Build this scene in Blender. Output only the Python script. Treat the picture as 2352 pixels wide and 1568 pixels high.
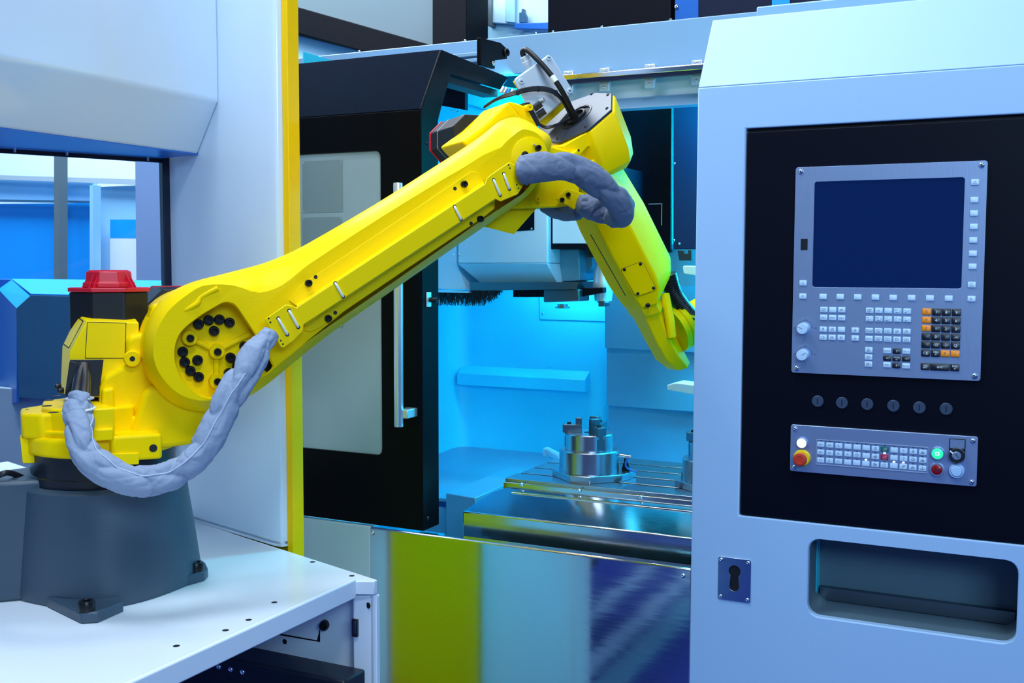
import bpy, bmesh, math, random
from mathutils import Vector, Matrix, noise
from mathutils.geometry import tessellate_polygon

random.seed(7)
R = math.radians
for o in list(bpy.data.objects): bpy.data.objects.remove(o)
SC = bpy.context.scene; COL = SC.collection

# ------------------------------------------------------------------ camera
FPX, CW, CH = 2453.5, 2352.0, 1568.0
YAW, PIT, ROL = R(25.976), R(4.046), R(-0.170)
CAM = Vector((0, 0, 1.6))
_F = Vector((-math.sin(YAW)*math.cos(PIT), math.cos(YAW)*math.cos(PIT), -math.sin(PIT)))
_Rt = Vector((math.cos(YAW), math.sin(YAW), 0)); _D = _F.cross(_Rt)
_r = math.cos(ROL)*_Rt + math.sin(ROL)*_D
_d = -math.sin(ROL)*_Rt + math.cos(ROL)*_D
cd = bpy.data.cameras.new('camera'); cam = bpy.data.objects.new('camera', cd); COL.objects.link(cam)
cd.sensor_width = 36; cd.lens = FPX*36/CW; cd.clip_start = .02; cd.clip_end = 100
cam.matrix_world = Matrix(((_r.x, -_d.x, -_F.x, CAM.x), (_r.y, -_d.y, -_F.y, CAM.y), (_r.z, -_d.z, -_F.z, CAM.z), (0, 0, 0, 1)))
SC.camera = cam
SC.view_settings.view_transform = 'Standard'; SC.view_settings.look = 'None'
SC.view_settings.gamma = 1; SC.view_settings.use_curve_mapping = False
SC.view_settings.exposure = 0.04

# ------------------------------------------------------------------ world, hall lights and added fills
w = bpy.data.worlds.new('hall'); SC.world = w; w.use_nodes = True
w.node_tree.nodes['Background'].inputs[0].default_value = (0.26, 0.48, 1.0, 1)
w.node_tree.nodes['Background'].inputs[1].default_value = 0.19

def area(name, loc, target, sx, sy, power, color):
    l = bpy.data.lights.new(name, 'AREA'); l.shape = 'RECTANGLE'; l.size = sx; l.size_y = sy
    l.energy = power; l.color = color
    o = bpy.data.objects.new(name, l); COL.objects.link(o); o.location = loc
    o.rotation_euler = (Vector(target)-Vector(loc)).to_track_quat('-Z', 'Y').to_euler()
    return o
COOL = (.78, .885, 1.0)
area('hall_and_fill_light', (-1.5, 1.1, 4.8), (-1.5, 1.3, 0), 1.3, .4, 66, COOL)
area('hall_and_fill_light', (-1.5, 2.95, 4.9), (-1.6, 2.2, .5), 1.6, .3, 48, (1, .94, .95))  # added to whiten the light on the yellow strip's back
area('hall_and_fill_light', (0.3, 0.2, 4.2), (-1.9, 1.6, 1.9), 1.2, .5, 47, COOL)
area('hall_and_fill_light', (-2.3, 0.7, 4.6), (-1.9, 1.6, 0), 1.8, .6, 40, COOL)
area('hall_and_fill_light', (1.9, -1.3, 2.9), (-0.2, 2.4, 1.2), 2.0, 1.0, 92, (.46, .74, 1))  # added frontal fill for the cabinet front, below ceiling height
area('hall_and_fill_light', (-4.5, 3.6, 5.0), (-4.6, 4.2, 0), 3.0, 1.5, 330, COOL)
area('hall_and_fill_light', (-1.6, 4.6, 4.9), (-1.6, 5.0, 1.0), 2.4, 1.0, 20, (.6, .85, 1))
# work lamps under the machine roof, the last one an added fill
area('work_and_fill_lamp', (-1.47, 3.46, 1.66), (-1.50, 3.62, 1.40), .10, .05, 1.5, (.30, .72, 1))
area('work_and_fill_lamp', (-.70, 3.25, 2.12), (-1.6, 3.45, 1.05), .2, .2, 36, (.02, .76, 1))
area('work_and_fill_lamp', (-1.45, 3.08, 2.17), (-1.75, 3.25, 1.95), .2, .05, 1.6, (.06, .66, 1))  # added to brighten the roof panels past the door

# ------------------------------------------------------------------ unprojection onto real planes
def ray(x, y): return _F + _r*((x-CW/2)/FPX) + _d*((y-CH/2)/FPX)
def onP(x, y, nrm, k):
    v = ray(x, y); n = Vector(nrm); return CAM + v*((k-n.dot(CAM))/n.dot(v))
def oY(x, y, Y): return onP(x, y, (0, 1, 0), Y)
def oX(x, y, X): return onP(x, y, (1, 0, 0), X)
def oZ(x, y, Z): return onP(x, y, (0, 0, 1), Z)
def pY(pts, Y): return [oY(x, y, Y) for x, y in pts]
def pX(pts, X): return [oX(x, y, X) for x, y in pts]
def pZ(pts, Z): return [oZ(x, y, Z) for x, y in pts]

# ------------------------------------------------------------------ materials
def mat(name, col, rough=.45, metal=0., bump=None, vary=0., emit=None, coat=0., spec=.5, scale3=None, rvary=0.):
    m = bpy.data.materials.new(name); m.use_nodes = True
    nt = m.node_tree; b = nt.nodes['Principled BSDF']
    b.inputs['Base Color'].default_value = (*col, 1); b.inputs['Roughness'].default_value = rough
    b.inputs['Metallic'].default_value = metal; b.inputs['Coat Weight'].default_value = coat
    b.inputs['Specular IOR Level'].default_value = spec
    tc = nt.nodes.new('ShaderNodeTexCoord'); src = tc.outputs['Object']
    if scale3:
        mp = nt.nodes.new('ShaderNodeMapping'); mp.inputs['Scale'].default_value = scale3
        nt.links.new(src, mp.inputs['Vector']); src = mp.outputs['Vector']
    if bump:
        n = nt.nodes.new('ShaderNodeTexNoise'); n.inputs['Scale'].default_value = bump[0]; n.inputs['Detail'].default_value = 3
        nt.links.new(src, n.inputs['Vector'])
        bp = nt.nodes.new('ShaderNodeBump'); bp.inputs['Strength'].default_value = bump[1]; bp.inputs['Distance'].default_value = bump[2] if len(bump) > 2 else .002
        nt.links.new(n.outputs['Fac'], bp.inputs['Height']); nt.links.new(bp.outputs['Normal'], b.inputs['Normal'])
    if vary or rvary:
        n = nt.nodes.new('ShaderNodeTexNoise'); n.inputs['Scale'].default_value = 9; n.inputs['Detail'].default_value = 6
        nt.links.new(src, n.inputs['Vector'])
        if vary:
            cr = nt.nodes.new('ShaderNodeMapRange'); cr.inputs['To Min'].default_value = 1-vary; cr.inputs['To Max'].default_value = 1+vary*.6
            nt.links.new(n.outputs['Fac'], cr.inputs['Value'])
            mx = nt.nodes.new('ShaderNodeVectorMath'); mx.operation = 'SCALE'; mx.inputs[0].default_value = col
            nt.links.new(cr.outputs[0], mx.inputs['Scale']); nt.links.new(mx.outputs[0], b.inputs['Base Color'])
        if rvary:
            cr = nt.nodes.new('ShaderNodeMapRange'); cr.inputs['To Min'].default_value = max(.02, rough-rvary); cr.inputs['To Max'].default_value = rough+rvary
            nt.links.new(n.outputs['Fac'], cr.inputs['Value']); nt.links.new(cr.outputs[0], b.inputs['Roughness'])
    if emit:
        b.inputs['Emission Color'].default_value = (*emit[:3], 1); b.inputs['Emission Strength'].default_value = emit[3]
    return m
M = {}
M['yellow_cast'] = mat('yellow_cast', (1.0, .69, .0), .40, bump=(220, .22, .0012), spec=.07)
M['yellow'] = mat('yellow_paint', (1.0, .69, .0), .46, bump=(60, .04), spec=.02)
M['yellow_sheet'] = mat('yellow_sheet', (1.0, .71, .0), .34, spec=.14)
M['yellow_strip'] = mat('yellow_strip', (1.0, .59, .0), .38, spec=.12)
M['end_plate'] = mat('end_plate', (.028, .038, .06), .38, bump=(60, .1))
M['grey_cast'] = mat('grey_cast', (.042, .075, .115), .42, bump=(260, .25, .001), vary=.10)
M['black'] = mat('black_plastic', (.012, .014, .02), .35)
M['black_ring'] = mat('black_ring', (.010, .014, .022), .3)
M['motor_black'] = mat('motor_black', (.010, .011, .015), .42, bump=(40, .1), spec=.3)
M['bolt'] = mat('bolt_black', (.012, .012, .015), .28, .4)
M['red'] = mat('red_plastic', (.62, .008, .028), .38)
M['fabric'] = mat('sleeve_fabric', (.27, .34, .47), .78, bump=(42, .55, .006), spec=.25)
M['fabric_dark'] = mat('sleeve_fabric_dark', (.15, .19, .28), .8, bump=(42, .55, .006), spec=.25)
M['piping'] = mat('sleeve_piping', (.45, .52, .64), .6)
M['tie'] = mat('cable_tie', (.85, .88, .82), .45)
M['white'] = mat('white_powder_coat', (.78, .86, .94), .20, bump=(14, .03, .003), spec=.55)
M['white_soft'] = mat('white_enclosure', (.66, .79, .93), .17, bump=(5, .05, .01), spec=.55)
M['cabinet'] = mat('cabinet_paint', (.37, .58, .86), .42, bump=(420, .12, .0006), spec=.4)
M['pale'] = mat('pale_machine_paint', (.24, .42, .62), .38, bump=(380, .08, .0006))
M['grey_paint'] = mat('grey_paint', (.46, .56, .62), .4)
M['sill_white'] = mat('sill_paint', (.50, .61, .70), .4)
M['panel_black'] = mat('panel_black', (.0012, .0022, .008), .42, bump=(900, .1, .0004), spec=.16)
M['door_black'] = mat('door_black', (.0022, .0026, .004), .4, spec=.08)
M['door_rough'] = mat('door_textured_black', (.003, .008, .02), .6, bump=(300, .35, .0012), spec=.01)
M['dark_navy'] = mat('dark_navy', (.003, .009, .035), .4, spec=.3)
M['gap'] = mat('gap_black', (.002, .003, .006), .6)
M['door_glass'] = mat('door_window', (.33, .42, .46), .12, vary=.06)
M['label_grey'] = mat('label_grey', (.22, .29, .31), .35)
M['column_blue'] = mat('column_grey_blue', (.26, .36, .58), .4)
M['steel'] = mat('polished_steel', (.62, .68, .74), .16, 1, scale3=(3, 3, 60), bump=(5, .03, .002), rvary=.05)
M['steel_mirror'] = mat('mirror_steel', (.66, .68, .71), .085, 1, scale3=(1, 1, 14), bump=(2.2, .05, .004), rvary=.04)
M['steel_dark'] = mat('dark_steel', (.16, .21, .26), .35, 1)
M['machined'] = mat('machined_steel', (.42, .48, .54), .24, .95)
M['brushed'] = mat('brushed_aluminium', (.44, .58, .86), .40, .88, scale3=(260, 260, 5), bump=(2, .10, .001), rvary=.06)
M['alu'] = mat('aluminium', (.70, .78, .86), .36, .7)
M['chrome'] = mat('chrome', (.75, .82, .88), .12, 1)
M['screen'] = mat('screen', (.001, .004, .02), .18, emit=(.0, .0085, .068, 1.0))
M['key'] = mat('key_light', (.50, .70, .92), .35)
M['key_black'] = mat('key_black', (.010, .013, .022), .35)
M['key_orange'] = mat('key_orange', (.92, .28, .002), .4)
M['key_green'] = mat('key_green', (.0, .13, .12), .4)
M['key_red'] = mat('key_red', (.42, .004, .045), .4)
M['ink'] = mat('ink_dark', (.015, .03, .06), .6)
M['ink_white'] = mat('ink_white', (.80, .90, 1.0), .6)
M['led'] = mat('led_lit', (.9, .95, 1), .3, emit=(.75, .85, 1, 6))
M['lamp_white'] = mat('lamp_white', (1, 1, .95), .3, emit=(1, 1, .92, 1.1))
M['lamp_green'] = mat('lamp_green', (.02, .8, .3), .3, emit=(.02, .85, .30, 1.0))
M['lamp_mark'] = mat('lamp_mark', (.9, 1, .9), .3, emit=(.8, 1, .8, 1.2))
M['lamp_red'] = mat('lamp_red', (.30, .004, .008), .25)
M['ring'] = mat('button_ring', (.38, .52, .72), .3, .7)
M['cap_blue'] = mat('cap_blue', (.40, .62, .92), .22)
M['plug'] = mat('plug_grey', (.055, .085, .15), .35, .3)
M['estop_red'] = mat('estop_red', (.60, .045, .02), .35)
M['estop_yellow'] = mat('estop_yellow', (.95, .66, .01), .35)
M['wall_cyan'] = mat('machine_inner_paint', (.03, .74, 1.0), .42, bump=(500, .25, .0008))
M['cover_steel'] = mat('way_cover_steel', (.14, .40, .58), .38, .4, bump=(300, .12, .0006), vary=.12)
M['inner_white'] = mat('spindle_housing_paint', (.52, .78, .93), .4)
M['floor_blue'] = mat('floor_blue_carpet', (.004, .022, .22), .75, bump=(300, .3, .002))
M['rail_black'] = mat('rail_black', (.008, .012, .02), .35)
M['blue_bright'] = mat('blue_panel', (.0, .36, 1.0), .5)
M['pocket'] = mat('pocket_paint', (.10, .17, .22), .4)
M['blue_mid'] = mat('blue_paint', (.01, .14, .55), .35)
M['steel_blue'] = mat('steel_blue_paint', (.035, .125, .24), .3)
M['hall_white'] = mat('hall_white', (.80, .88, .93), .6)
M['hall_cyan'] = mat('hall_cyan', (.33, .66, .85), .6)
M['hall_grey'] = mat('hall_grey', (.12, .18, .21), .6)
M['hall_dark'] = mat('hall_dark', (.004, .005, .008), .6, spec=.1)
M['junction'] = mat('junction_box_grey', (.58, .66, .74), .4)
M['brush'] = mat('bristles', (.006, .007, .01), .6)
g = mat('clear_glass', (.85, .95, 1), .02); gb = g.node_tree.nodes['Principled BSDF']
gb.inputs['Transmission Weight'].default_value = 1; gb.inputs['IOR'].default_value = 1.12; M['glass'] = g

# ------------------------------------------------------------------ object helpers
WM = {}
def put(o, parent=None, mw=None):
    mw = mw or Matrix.Identity(4); WM[o.name] = mw
    COL.objects.link(o)
    if parent:
        o.parent = parent; o.matrix_basis = WM[parent.name].inverted() @ mw
    else: o.matrix_basis = mw
    return o
def thing(name, loc, label, cat, group=None):
    o = bpy.data.objects.new(name, None); o.empty_display_size = .1
    put(o, None, Matrix.Translation(loc)); tag(o, label, cat, group); return o
def tag(o, label, cat=None, group=None, kind=None):
    if label: o['label'] = label
    if cat: o['category'] = cat
    if group: o['group'] = group
    if kind: o['kind'] = kind
    return o
class MB:
    def __init__(s): s.v = []; s.f = []; s.m = []; s.mi = 0
    def add(s, vs, fs):
        b = len(s.v); s.v += [Vector(v) for v in vs]
        for f in fs: s.f.append([i+b for i in f]); s.m.append(s.mi)
        return s
    def box(s, lo, hi):
        x0, y0, z0 = lo; x1, y1, z1 = hi
        return s.add([(x0,y0,z0),(x1,y0,z0),(x1,y1,z0),(x0,y1,z0),(x0,y0,z1),(x1,y0,z1),(x1,y1,z1),(x0,y1,z1)],
                     [(0,3,2,1),(4,5,6,7),(0,1,5,4),(1,2,6,5),(2,3,7,6),(3,0,4,7)])
    def loft(s, rings, caps=True, closed=False):
        n = len(rings[0]); vs = [v for r in rings for v in r]; fs = []
        m = len(rings)
        for i in range(m if closed else m-1):
            a, b = i*n, ((i+1) % m)*n
            for j in range(n): fs.append((a+j, a+(j+1) % n, b+(j+1) % n, b+j))
        if caps and not closed: fs += [tuple(reversed(range(n))), tuple(range((m-1)*n, m*n))]
        return s.add(vs, fs)
    def prism(s, pts, vec):
        vec = Vector(vec); pts = [Vector(p) for p in pts]
        return s.loft([pts, [p+vec for p in pts]])
    def cyl(s, p0, p1, r0, r1=None, seg=24):
        return s.lathe(p0, Vector(p1)-Vector(p0), [(r0, 0), (r0 if r1 is None else r1, (Vector(p1)-Vector(p0)).length)], seg)
    def lathe(s, o, ax, prof, seg=24):
        o = Vector(o); ax = Vector(ax).normalized(); u = ax.orthogonal().normalized(); v = ax.cross(u)
        rings = [[o+ax*h+(u*math.cos(t)+v*math.sin(t))*r for t in [2*math.pi*k/seg for k in range(seg)]] for r, h in prof]
        return s.loft(rings)
    def tube(s, path, rad, seg=12, wr=None):
        path = [Vector(p) for p in path]; n = len(path); rings = s.rings = []; u = None
        for i, p in enumerate(path):
            t = (path[min(i+1, n-1)]-path[max(i-1, 0)]).normalized()
            u = (t.orthogonal() if u is None else u-t*u.dot(t)).normalized(); v = t.cross(u)
            r = rad(i/(n-1)) if callable(rad) else rad
            rings.append([p+(u*math.cos(a)+v*math.sin(a))*(r*(1+(wr(i/(n-1), a, p, u*math.cos(a)+v*math.sin(a)) if wr else 0))) for a in [2*math.pi*k/seg for k in range(seg)]])
        return s.loft(rings)
    def holed(s, outer, holes, vec):
        """plate from an outer loop with holes, thickness vec"""
        vec = Vector(vec); loops = [[Vector(p) for p in lp] for lp in [outer]+holes]
        ax = vec.normalized(); u = ax.orthogonal().normalized(); v = ax.cross(u)
        flat = [[Vector((p.dot(u), p.dot(v), 0)) for p in lp] for lp in loops]
        fs = [list(t) for t in tessellate_polygon(flat)]; vs = [p for lp in loops for p in lp]; nv = len(vs); sides = []; k = 0
        for lp in loops:
            m = len(lp); sides += [(k+i, k+(i+1) % m, k+(i+1) % m+nv, k+i+nv) for i in range(m)]; k += m
        return s.add(vs+[p+vec for p in vs], fs+[[i+nv for i in reversed(f)] for f in fs]+sides)
    def mesh(s, name, mats, smooth=40):
        me = bpy.data.meshes.new(name); me.from_pydata(s.v, [], s.f)
        for m in (mats if isinstance(mats, (list, tuple)) else [mats]): me.materials.append(M[m])
        me.polygons.foreach_set('material_index', s.m)
        bm = bmesh.new(); bm.from_mesh(me); bmesh.ops.recalc_face_normals(bm, faces=bm.faces[:]); bm.to_mesh(me); bm.free()
        if smooth:
            me.polygons.foreach_set('use_smooth', [True]*len(me.polygons)); me.set_sharp_from_angle(angle=R(smooth))
        return me
    def build(s, name, mats, parent=None, bevel=0, smooth=40, seg=2, label=None, cat=None, group=None, kind=None, sub=0):
        o = bpy.data.objects.new(name, s.mesh(name, mats, smooth)); put(o, parent)
        if bevel:
            b = o.modifiers.new('bevel', 'BEVEL'); b.width = bevel; b.segments = seg; b.limit_method = 'ANGLE'; b.angle_limit = R(28); b.use_clamp_overlap = True
        if sub:
            b = o.modifiers.new('sub', 'SUBSURF'); b.levels = sub; b.render_levels = sub
        return tag(o, label, cat, group, kind)
def inst(name, me, parent, origin, zdir, sx, sz=None, label=None):
    """shared-mesh piece, +z along zdir"""
    q = Vector(zdir).to_track_quat('Z', 'Y').to_matrix().to_4x4()
    mw = Matrix.Translation(origin) @ q @ Matrix.Diagonal((sx, sx, sz or sx, 1))
    o = bpy.data.objects.new(name, me); put(o, parent, mw)
    if label: o['label'] = label
    return o
def catmull(pts, n):
    pts = [Vector(p) for p in pts]; P = [pts[0]*2-pts[1]]+pts+[pts[-1]*2-pts[-2]]; out = []
    m = len(pts)-1
    for k in range(n+1):
        t = k/n*m; i = min(int(t), m-1); t -= i; a, b, c, d = P[i:i+4]
        out.append(.5*((2*b)+(c-a)*t+(2*a-5*b+4*c-d)*t*t+(3*b-a-3*c+d)*t**3))
    return out
def rrect(cx, cz, hw, hz, r, seg=5):
    out = []
    for sx, sz, a0 in ((1, 1, 0), (-1, 1, 90), (-1, -1, 180), (1, -1, 270)):
        for k in range(seg+1):
            a = R(a0+90*k/seg); out.append((cx+sx*(hw-r)+r*math.cos(a), cz+sz*(hz-r)+r*math.sin(a)))
    return out
def XZ(pts, Y): return [Vector((x, Y, z)) for x, z in pts]
b_ = MB().lathe((0,0,0), (0,0,1), [(1,0),(1,.82),(.86,1),(.58,1),(.52,.94),(.50,.35),(.01,.35)], 20)
ME_BOLT = b_.mesh('socket_bolt', 'bolt')
ME_SCREW = MB().lathe((0,0,0), (0,0,1), [(1,0),(.95,.3),(.62,.6),(.42,.62),(.38,.25),(.01,.25)], 14).mesh('button_screw', 'chrome')
ME_SCREW_D = MB().lathe((0,0,0), (0,0,1), [(1,0),(.95,.3),(.62,.6),(.42,.62),(.38,.25),(.01,.25)], 14).mesh('dark_screw', 'bolt')
ME_HOLE = MB().lathe((0,0,0), (0,0,1), [(1,0),(1,.06),(.01,.06)], 16).mesh('drilled_hole', 'gap')
def bolt(parent, p, d, r, h=None, name='bolt'): return inst(name, ME_BOLT, parent, p, d, r, h or r*1.1)
def screw(parent, p, d, r, dark=False): return inst('screw', ME_SCREW_D if dark else ME_SCREW, parent, p, d, r)
def hole(parent, p, d, r): return inst('hole', ME_HOLE, parent, p, d, r)

# text legends
_fc = {}
def text_mesh(txt, size, mname):
    k = (txt, round(size, 5), mname)
    if k in _fc: return _fc[k]
    cu = bpy.data.curves.new('legend', 'FONT'); cu.body = txt; cu.size = size; cu.align_x = 'CENTER'; cu.align_y = 'CENTER'
    cu.space_line = .85; cu.resolution_u = 2; cu.extrude = .0001; cu.offset = 0
    o = bpy.data.objects.new('legend', cu); COL.objects.link(o)
    dg = bpy.context.evaluated_depsgraph_get(); me = bpy.data.meshes.new_from_object(o.evaluated_get(dg))
    bpy.data.objects.remove(o); me.materials.clear(); me.materials.append(M[mname]); me.name = 'legend'
    _fc[k] = me; return me
FRONT = Matrix(((1,0,0,0),(0,0,-1,0),(0,1,0,0),(0,0,0,1)))   # local xy -> world xz, facing -Y
def legend(parent, txt, p, size, mname='ink'):
    o = bpy.data.objects.new('legend', text_mesh(txt, size, mname)); return put(o, parent, Matrix.Translation(p) @ FRONT)
def strokes(name, lines, wd, p, mname, parent):
    """flat printed strokes on a front-facing surface; lines in metres about p"""
    b = MB()
    for ln in lines:
        for a, c in zip(ln[:-1], ln[1:]):
            a = Vector(a); c = Vector(c); t = (c-a)
            if t.length < 1e-6: continue
            t.normalize(); nn = Vector((-t.y, t.x))*wd/2; a = a-t*wd*.4; c = c+t*wd*.4
            q = [a-nn, c-nn, c+nn, a+nn]
            b.prism([(p[0]+v.x, p[1], p[2]+v.y) for v in q], (0, -.0001, 0))
    return b.build(name, mname, parent, smooth=0)
def arc(cx, cy, r, a0, a1, n=14): return [(cx+r*math.cos(R(a0+(a1-a0)*k/n)), cy+r*math.sin(R(a0+(a1-a0)*k/n))) for k in range(n+1)]

# ================================================================== SETTING
fl = MB().box((-9, -4, -.05), (5, 9, 0)).build('floor', 'floor_blue', kind='structure')
wb = MB().box((-9, 8.0, 0), (5, 8.1, 6)).build('wall_back', 'hall_white', kind='structure')
wl = MB().box((-9.1, -4, 0), (-9, 8.1, 6)).build('wall_left', 'hall_cyan', kind='structure')

# ================================================================== MACHINING CENTER
Y0 = 2.5; XE = -.73; ZS = .863; DX = -1.494
mc = thing('machining_center', (-1.0, 2.9, 0), 'large pale blue machining center with a black sliding door and open cyan work area', 'machine tool')
# front cabinet with pocket and panel openings
pk = rrect((-.437-.02)/2-.009, (.975+.782)/2, .2265, .0985, .028)
pk = [(x, z) for x, z in pk]
def P2(x, y, Y=Y0): v = oY(x, y, Y); return v.x, v.z
pkx0, pkz1 = P2(1857, 1262); pkx1, pkz0 = P2(2334, 1455)
pcx, pcz = (pkx0+pkx1)/2, (P2(1890, 1239)[1]+P2(1890, 1418)[1])/2
phw, phz = (pkx1-pkx0)/2, (P2(1890, 1239)[1]-P2(1890, 1418)[1])/2
pocket = rrect(pcx, pcz, phw, phz, .028)
bx0, bz1, bz0, bx1 = -.614, 1.921, 1.007, .42
b = MB().holed(XZ([(XE, 0), (.75, 0), (.75, 2.022), (XE, 2.022)], Y0), [XZ([(bx0, bz0), (bx1, bz0), (bx1, bz1), (bx0, bz1)], Y0), XZ(pocket, Y0)], (0, .022, 0))
b.build('cabinet_front', 'cabinet', mc, bevel=.003)
prof = [(Y0, 2.022), (2.617, 2.203), (3.3, 2.203), (3.3, 2.18), (2.63, 2.18), (2.522, 2.022)]
MB().prism([(XE, y, z) for y, z in prof], (1.48, 0, 0)).build('cabinet_hood', 'cabinet', mc, bevel=.003)
# flange of the hood and cover stepped on top
c0 = oY(1737, 32, 2.72); c1 = oY(1740, 15, 2.72)
MB().box((c0.x, 2.72, 2.203), (.75, 3.3, c1.z)).build('hood_cover', 'pale', mc, bevel=.004)
# pocket tray
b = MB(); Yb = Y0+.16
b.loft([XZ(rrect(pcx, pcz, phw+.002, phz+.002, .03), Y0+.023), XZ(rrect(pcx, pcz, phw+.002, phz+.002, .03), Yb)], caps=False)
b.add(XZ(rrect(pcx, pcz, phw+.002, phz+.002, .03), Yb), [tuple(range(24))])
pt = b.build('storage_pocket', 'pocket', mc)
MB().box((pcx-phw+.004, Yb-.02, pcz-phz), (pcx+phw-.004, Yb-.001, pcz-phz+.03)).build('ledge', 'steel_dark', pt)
# keyhole plate
def rr_px(x0, y0, x1, y1, r, Y):
    a = oY(x0, y0, Y); c = oY(x1, y1, Y); return rrect((a.x+c.x)/2, (a.z+c.z)/2, abs(c.x-a.x)/2, abs(a.z-c.z)/2, r)
kc = oY(1687, 1312, Y0-.004); kr = .0145; kh = oY(1686, 1347, Y0-.004); ks = .0118
khole = [(kc.x+kr*math.cos(a), kc.z+kr*math.sin(a)) for a in [R(-50+280*k/20) for k in range(21)]]
khole += [(kh.x+ks*math.cos(a), kh.z+ks*math.sin(a)) for a in [R(180+180*k/12) for k in range(13)]]
kx = [oY(1650, 1330, Y0).x, oY(1725, 1330, Y0).x]; kz = [oY(1687, 1281, Y0).z, oY(1687, 1379, Y0).z]
kp = MB().holed(XZ(rrect(sum(kx)/2, sum(kz)/2, (kx[1]-kx[0])/2, (kz[0]-kz[1])/2, .005), Y0-.003), [XZ(khole, Y0-.003)], (0, .0029, 0)).build('keyhole_plate', 'steel', mc, bevel=.0008)
MB().prism(XZ(rrect(kh.x, (kc.z+kh.z)/2, .02, .036, .004), Y0-.0006), (0, .0004, 0)).build('keyhole_void', 'gap', kp)
for sx in (0, 1):
    for sz in (0, 1): screw(kp, (kx[sx]+(.007, -.007)[sx], Y0-.003, kz[sz]+(-.007, .007)[sz]), (0, -1, 0), .0048)
# black panel
MB().prism(XZ([(bx0+.004, bz0+.003), (bx1-.003, bz0+.003), (bx1-.003, bz1-.009), (bx0+.004, bz1-.009)], Y0+.003), (0, .016, 0)).build('control_panel_plate', 'panel_black', mc, bevel=.0015)
MB().box((bx0-.01, Y0+.0195, bz0-.01), (bx1+.01, Y0+.0215, bz1+.01)).build('panel_gap', 'gap', mc)
ME_PLUG = MB().lathe((0,0,0), (0,0,1), [(1,0),(1,.22),(.9,.32),(.01,.32)], 28).mesh('plug', 'plug')
for cx, cy in [(422,198),(689,216),(968,231),(1257,249),(1543,268),(1839,283)]:
    p = oY(1790+cx/4.8, 880+cy/4.8, Y0); p.y = Y0+.003
    q = inst('blanking_plug', ME_PLUG, mc, p, (0, -1, 0), .0133, label='round slotted blanking plug')
    MB().box((p.x-.0011, p.y-.0046, p.z-.0064), (p.x+.0011, p.y-.0041, p.z+.0064)).build('slot', 'gap', q)
# sill
b = MB(); x0 = -1.663
b.prism([(x0, y, z) for y, z in [(Y0, .25), (Y0, ZS-.004), (Y0+.004, ZS), (Y0+.045, ZS-.004), (Y0+.045, ZS-.03), (Y0+.02, ZS-.03), (Y0+.02, .25)]], (XE-x0, 0, 0))
sp = b.build('sill_panel', 'steel_mirror', mc, bevel=.0012)
for x, y in [(856, 1224), (1569, 1322)]: screw(sp, oY(x, y, Y0), (0, -1, 0), .0062)
MB().box((-2.35, Y0+.001, .06), (x0, Y0+.05, ZS+.001)).build('lower_front', 'sill_white', mc, bevel=.004)
MB().box((x0, Y0+.004, .06), (XE, Y0+.04, .25)).build('kick_plate', 'hall_grey', mc)
# sliding door: profile in YZ, X from -2.35 to DX
dz0 = ZS+.006
dp = [(Y0+.012, dz0), (Y0+.004, 2.019), (2.612, 2.196), (3.03, 2.188), (3.0, 2.165), (2.63, 2.17), (2.535, 2.01), (2.535, dz0)]
wx0, wx1 = oY(655, 700, Y0).x, oY(873, 700, Y0).x
wz1, wz0 = oY(870, 345, Y0).z, oY(870, 1046, Y0).z
door = MB()
door.holed(XZ([(-2.35, dz0), (DX, dz0), (DX, 2.019), (-2.35, 2.019)], Y0+.004), [XZ(rrect((wx0-.30+wx1)/2, (wz0+wz1)/2, (wx1-wx0+.30)/2, (wz1-wz0)/2, .018), Y0+.004)], (0, .02, 0))
door = door.build('sliding_door', 'door_black', mc, bevel=.003)
MB().prism([(-2.35, y, z) for y, z in [(Y0+.004, 2.0195), (2.612, 2.196), (3.03, 2.188), (3.03, 2.17), (2.62, 2.178), (Y0+.024, 2.0195)]], (DX+2.35-.002, 0, 0)).build('door_hood', 'door_rough', door, bevel=.002)
endp = [oX(x, y, DX) for x, y in [(965,250),(1012,114),(1165,177),(1150,206),(1034,171),(1004,272)]]
endp = [(p.y, p.z) for p in endp]
endp = [(Y0+.004, dz0)]+endp+[(2.592, dz0)]
MB().prism([(DX-.003, y, z) for y, z in endp], (.006, 0, 0)).build('door_end_frame', 'door_black', door, bevel=.0015)
MB().prism([(DX-.06, y, z) for y, z in [(2.592, dz0), (2.588, 2.007), (2.655, 2.135), (2.98, 2.14), (2.98, 2.12), (2.668, 2.115), (2.612, 2.0), (2.612, dz0)]], (.05, 0, 0)).build('door_seal', 'gap', door)
for x, y in [(981, 330), (983, 1190)]: screw(door, oX(x, y, DX+.003), (1, 0, 0), .006, True)
# latch on the frame
lp = oX(983, 688, DX+.003)
MB().box((lp.x, lp.y-.012, lp.z-.02), (lp.x+.004, lp.y+.012, lp.z+.02)).build('latch_plate', 'alu', door, bevel=.001)
bolt(door, lp+Vector((.004, .004, 0)), (1, .2, 0), .007, .02)
dw = MB().prism(XZ(rrect((wx0-.30+wx1)/2, (wz0+wz1)/2, (wx1-wx0+.30)/2+.002, (wz1-wz0)/2+.002, .018), Y0+.014), (0, .006, 0)).build('door_window', 'door_glass', door)
for (ax, ay, cx, cy) in [(695, 371, 788, 487), (695, 500, 788, 752)]:
    a = oY(ax, ay, Y0+.014); c = oY(cx, cy, Y0+.014)
    lb = MB().box((a.x, Y0+.0125, c.z), (c.x, Y0+.014, a.z)).build('notice_plate', 'label_grey', door, bevel=.0004)
    for x in (a.x+.004, c.x-.004):
        for z in (a.z-.004, c.z+.004): screw(lb, (x, Y0+.0125, z), (0, -1, 0), .0018)
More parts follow.
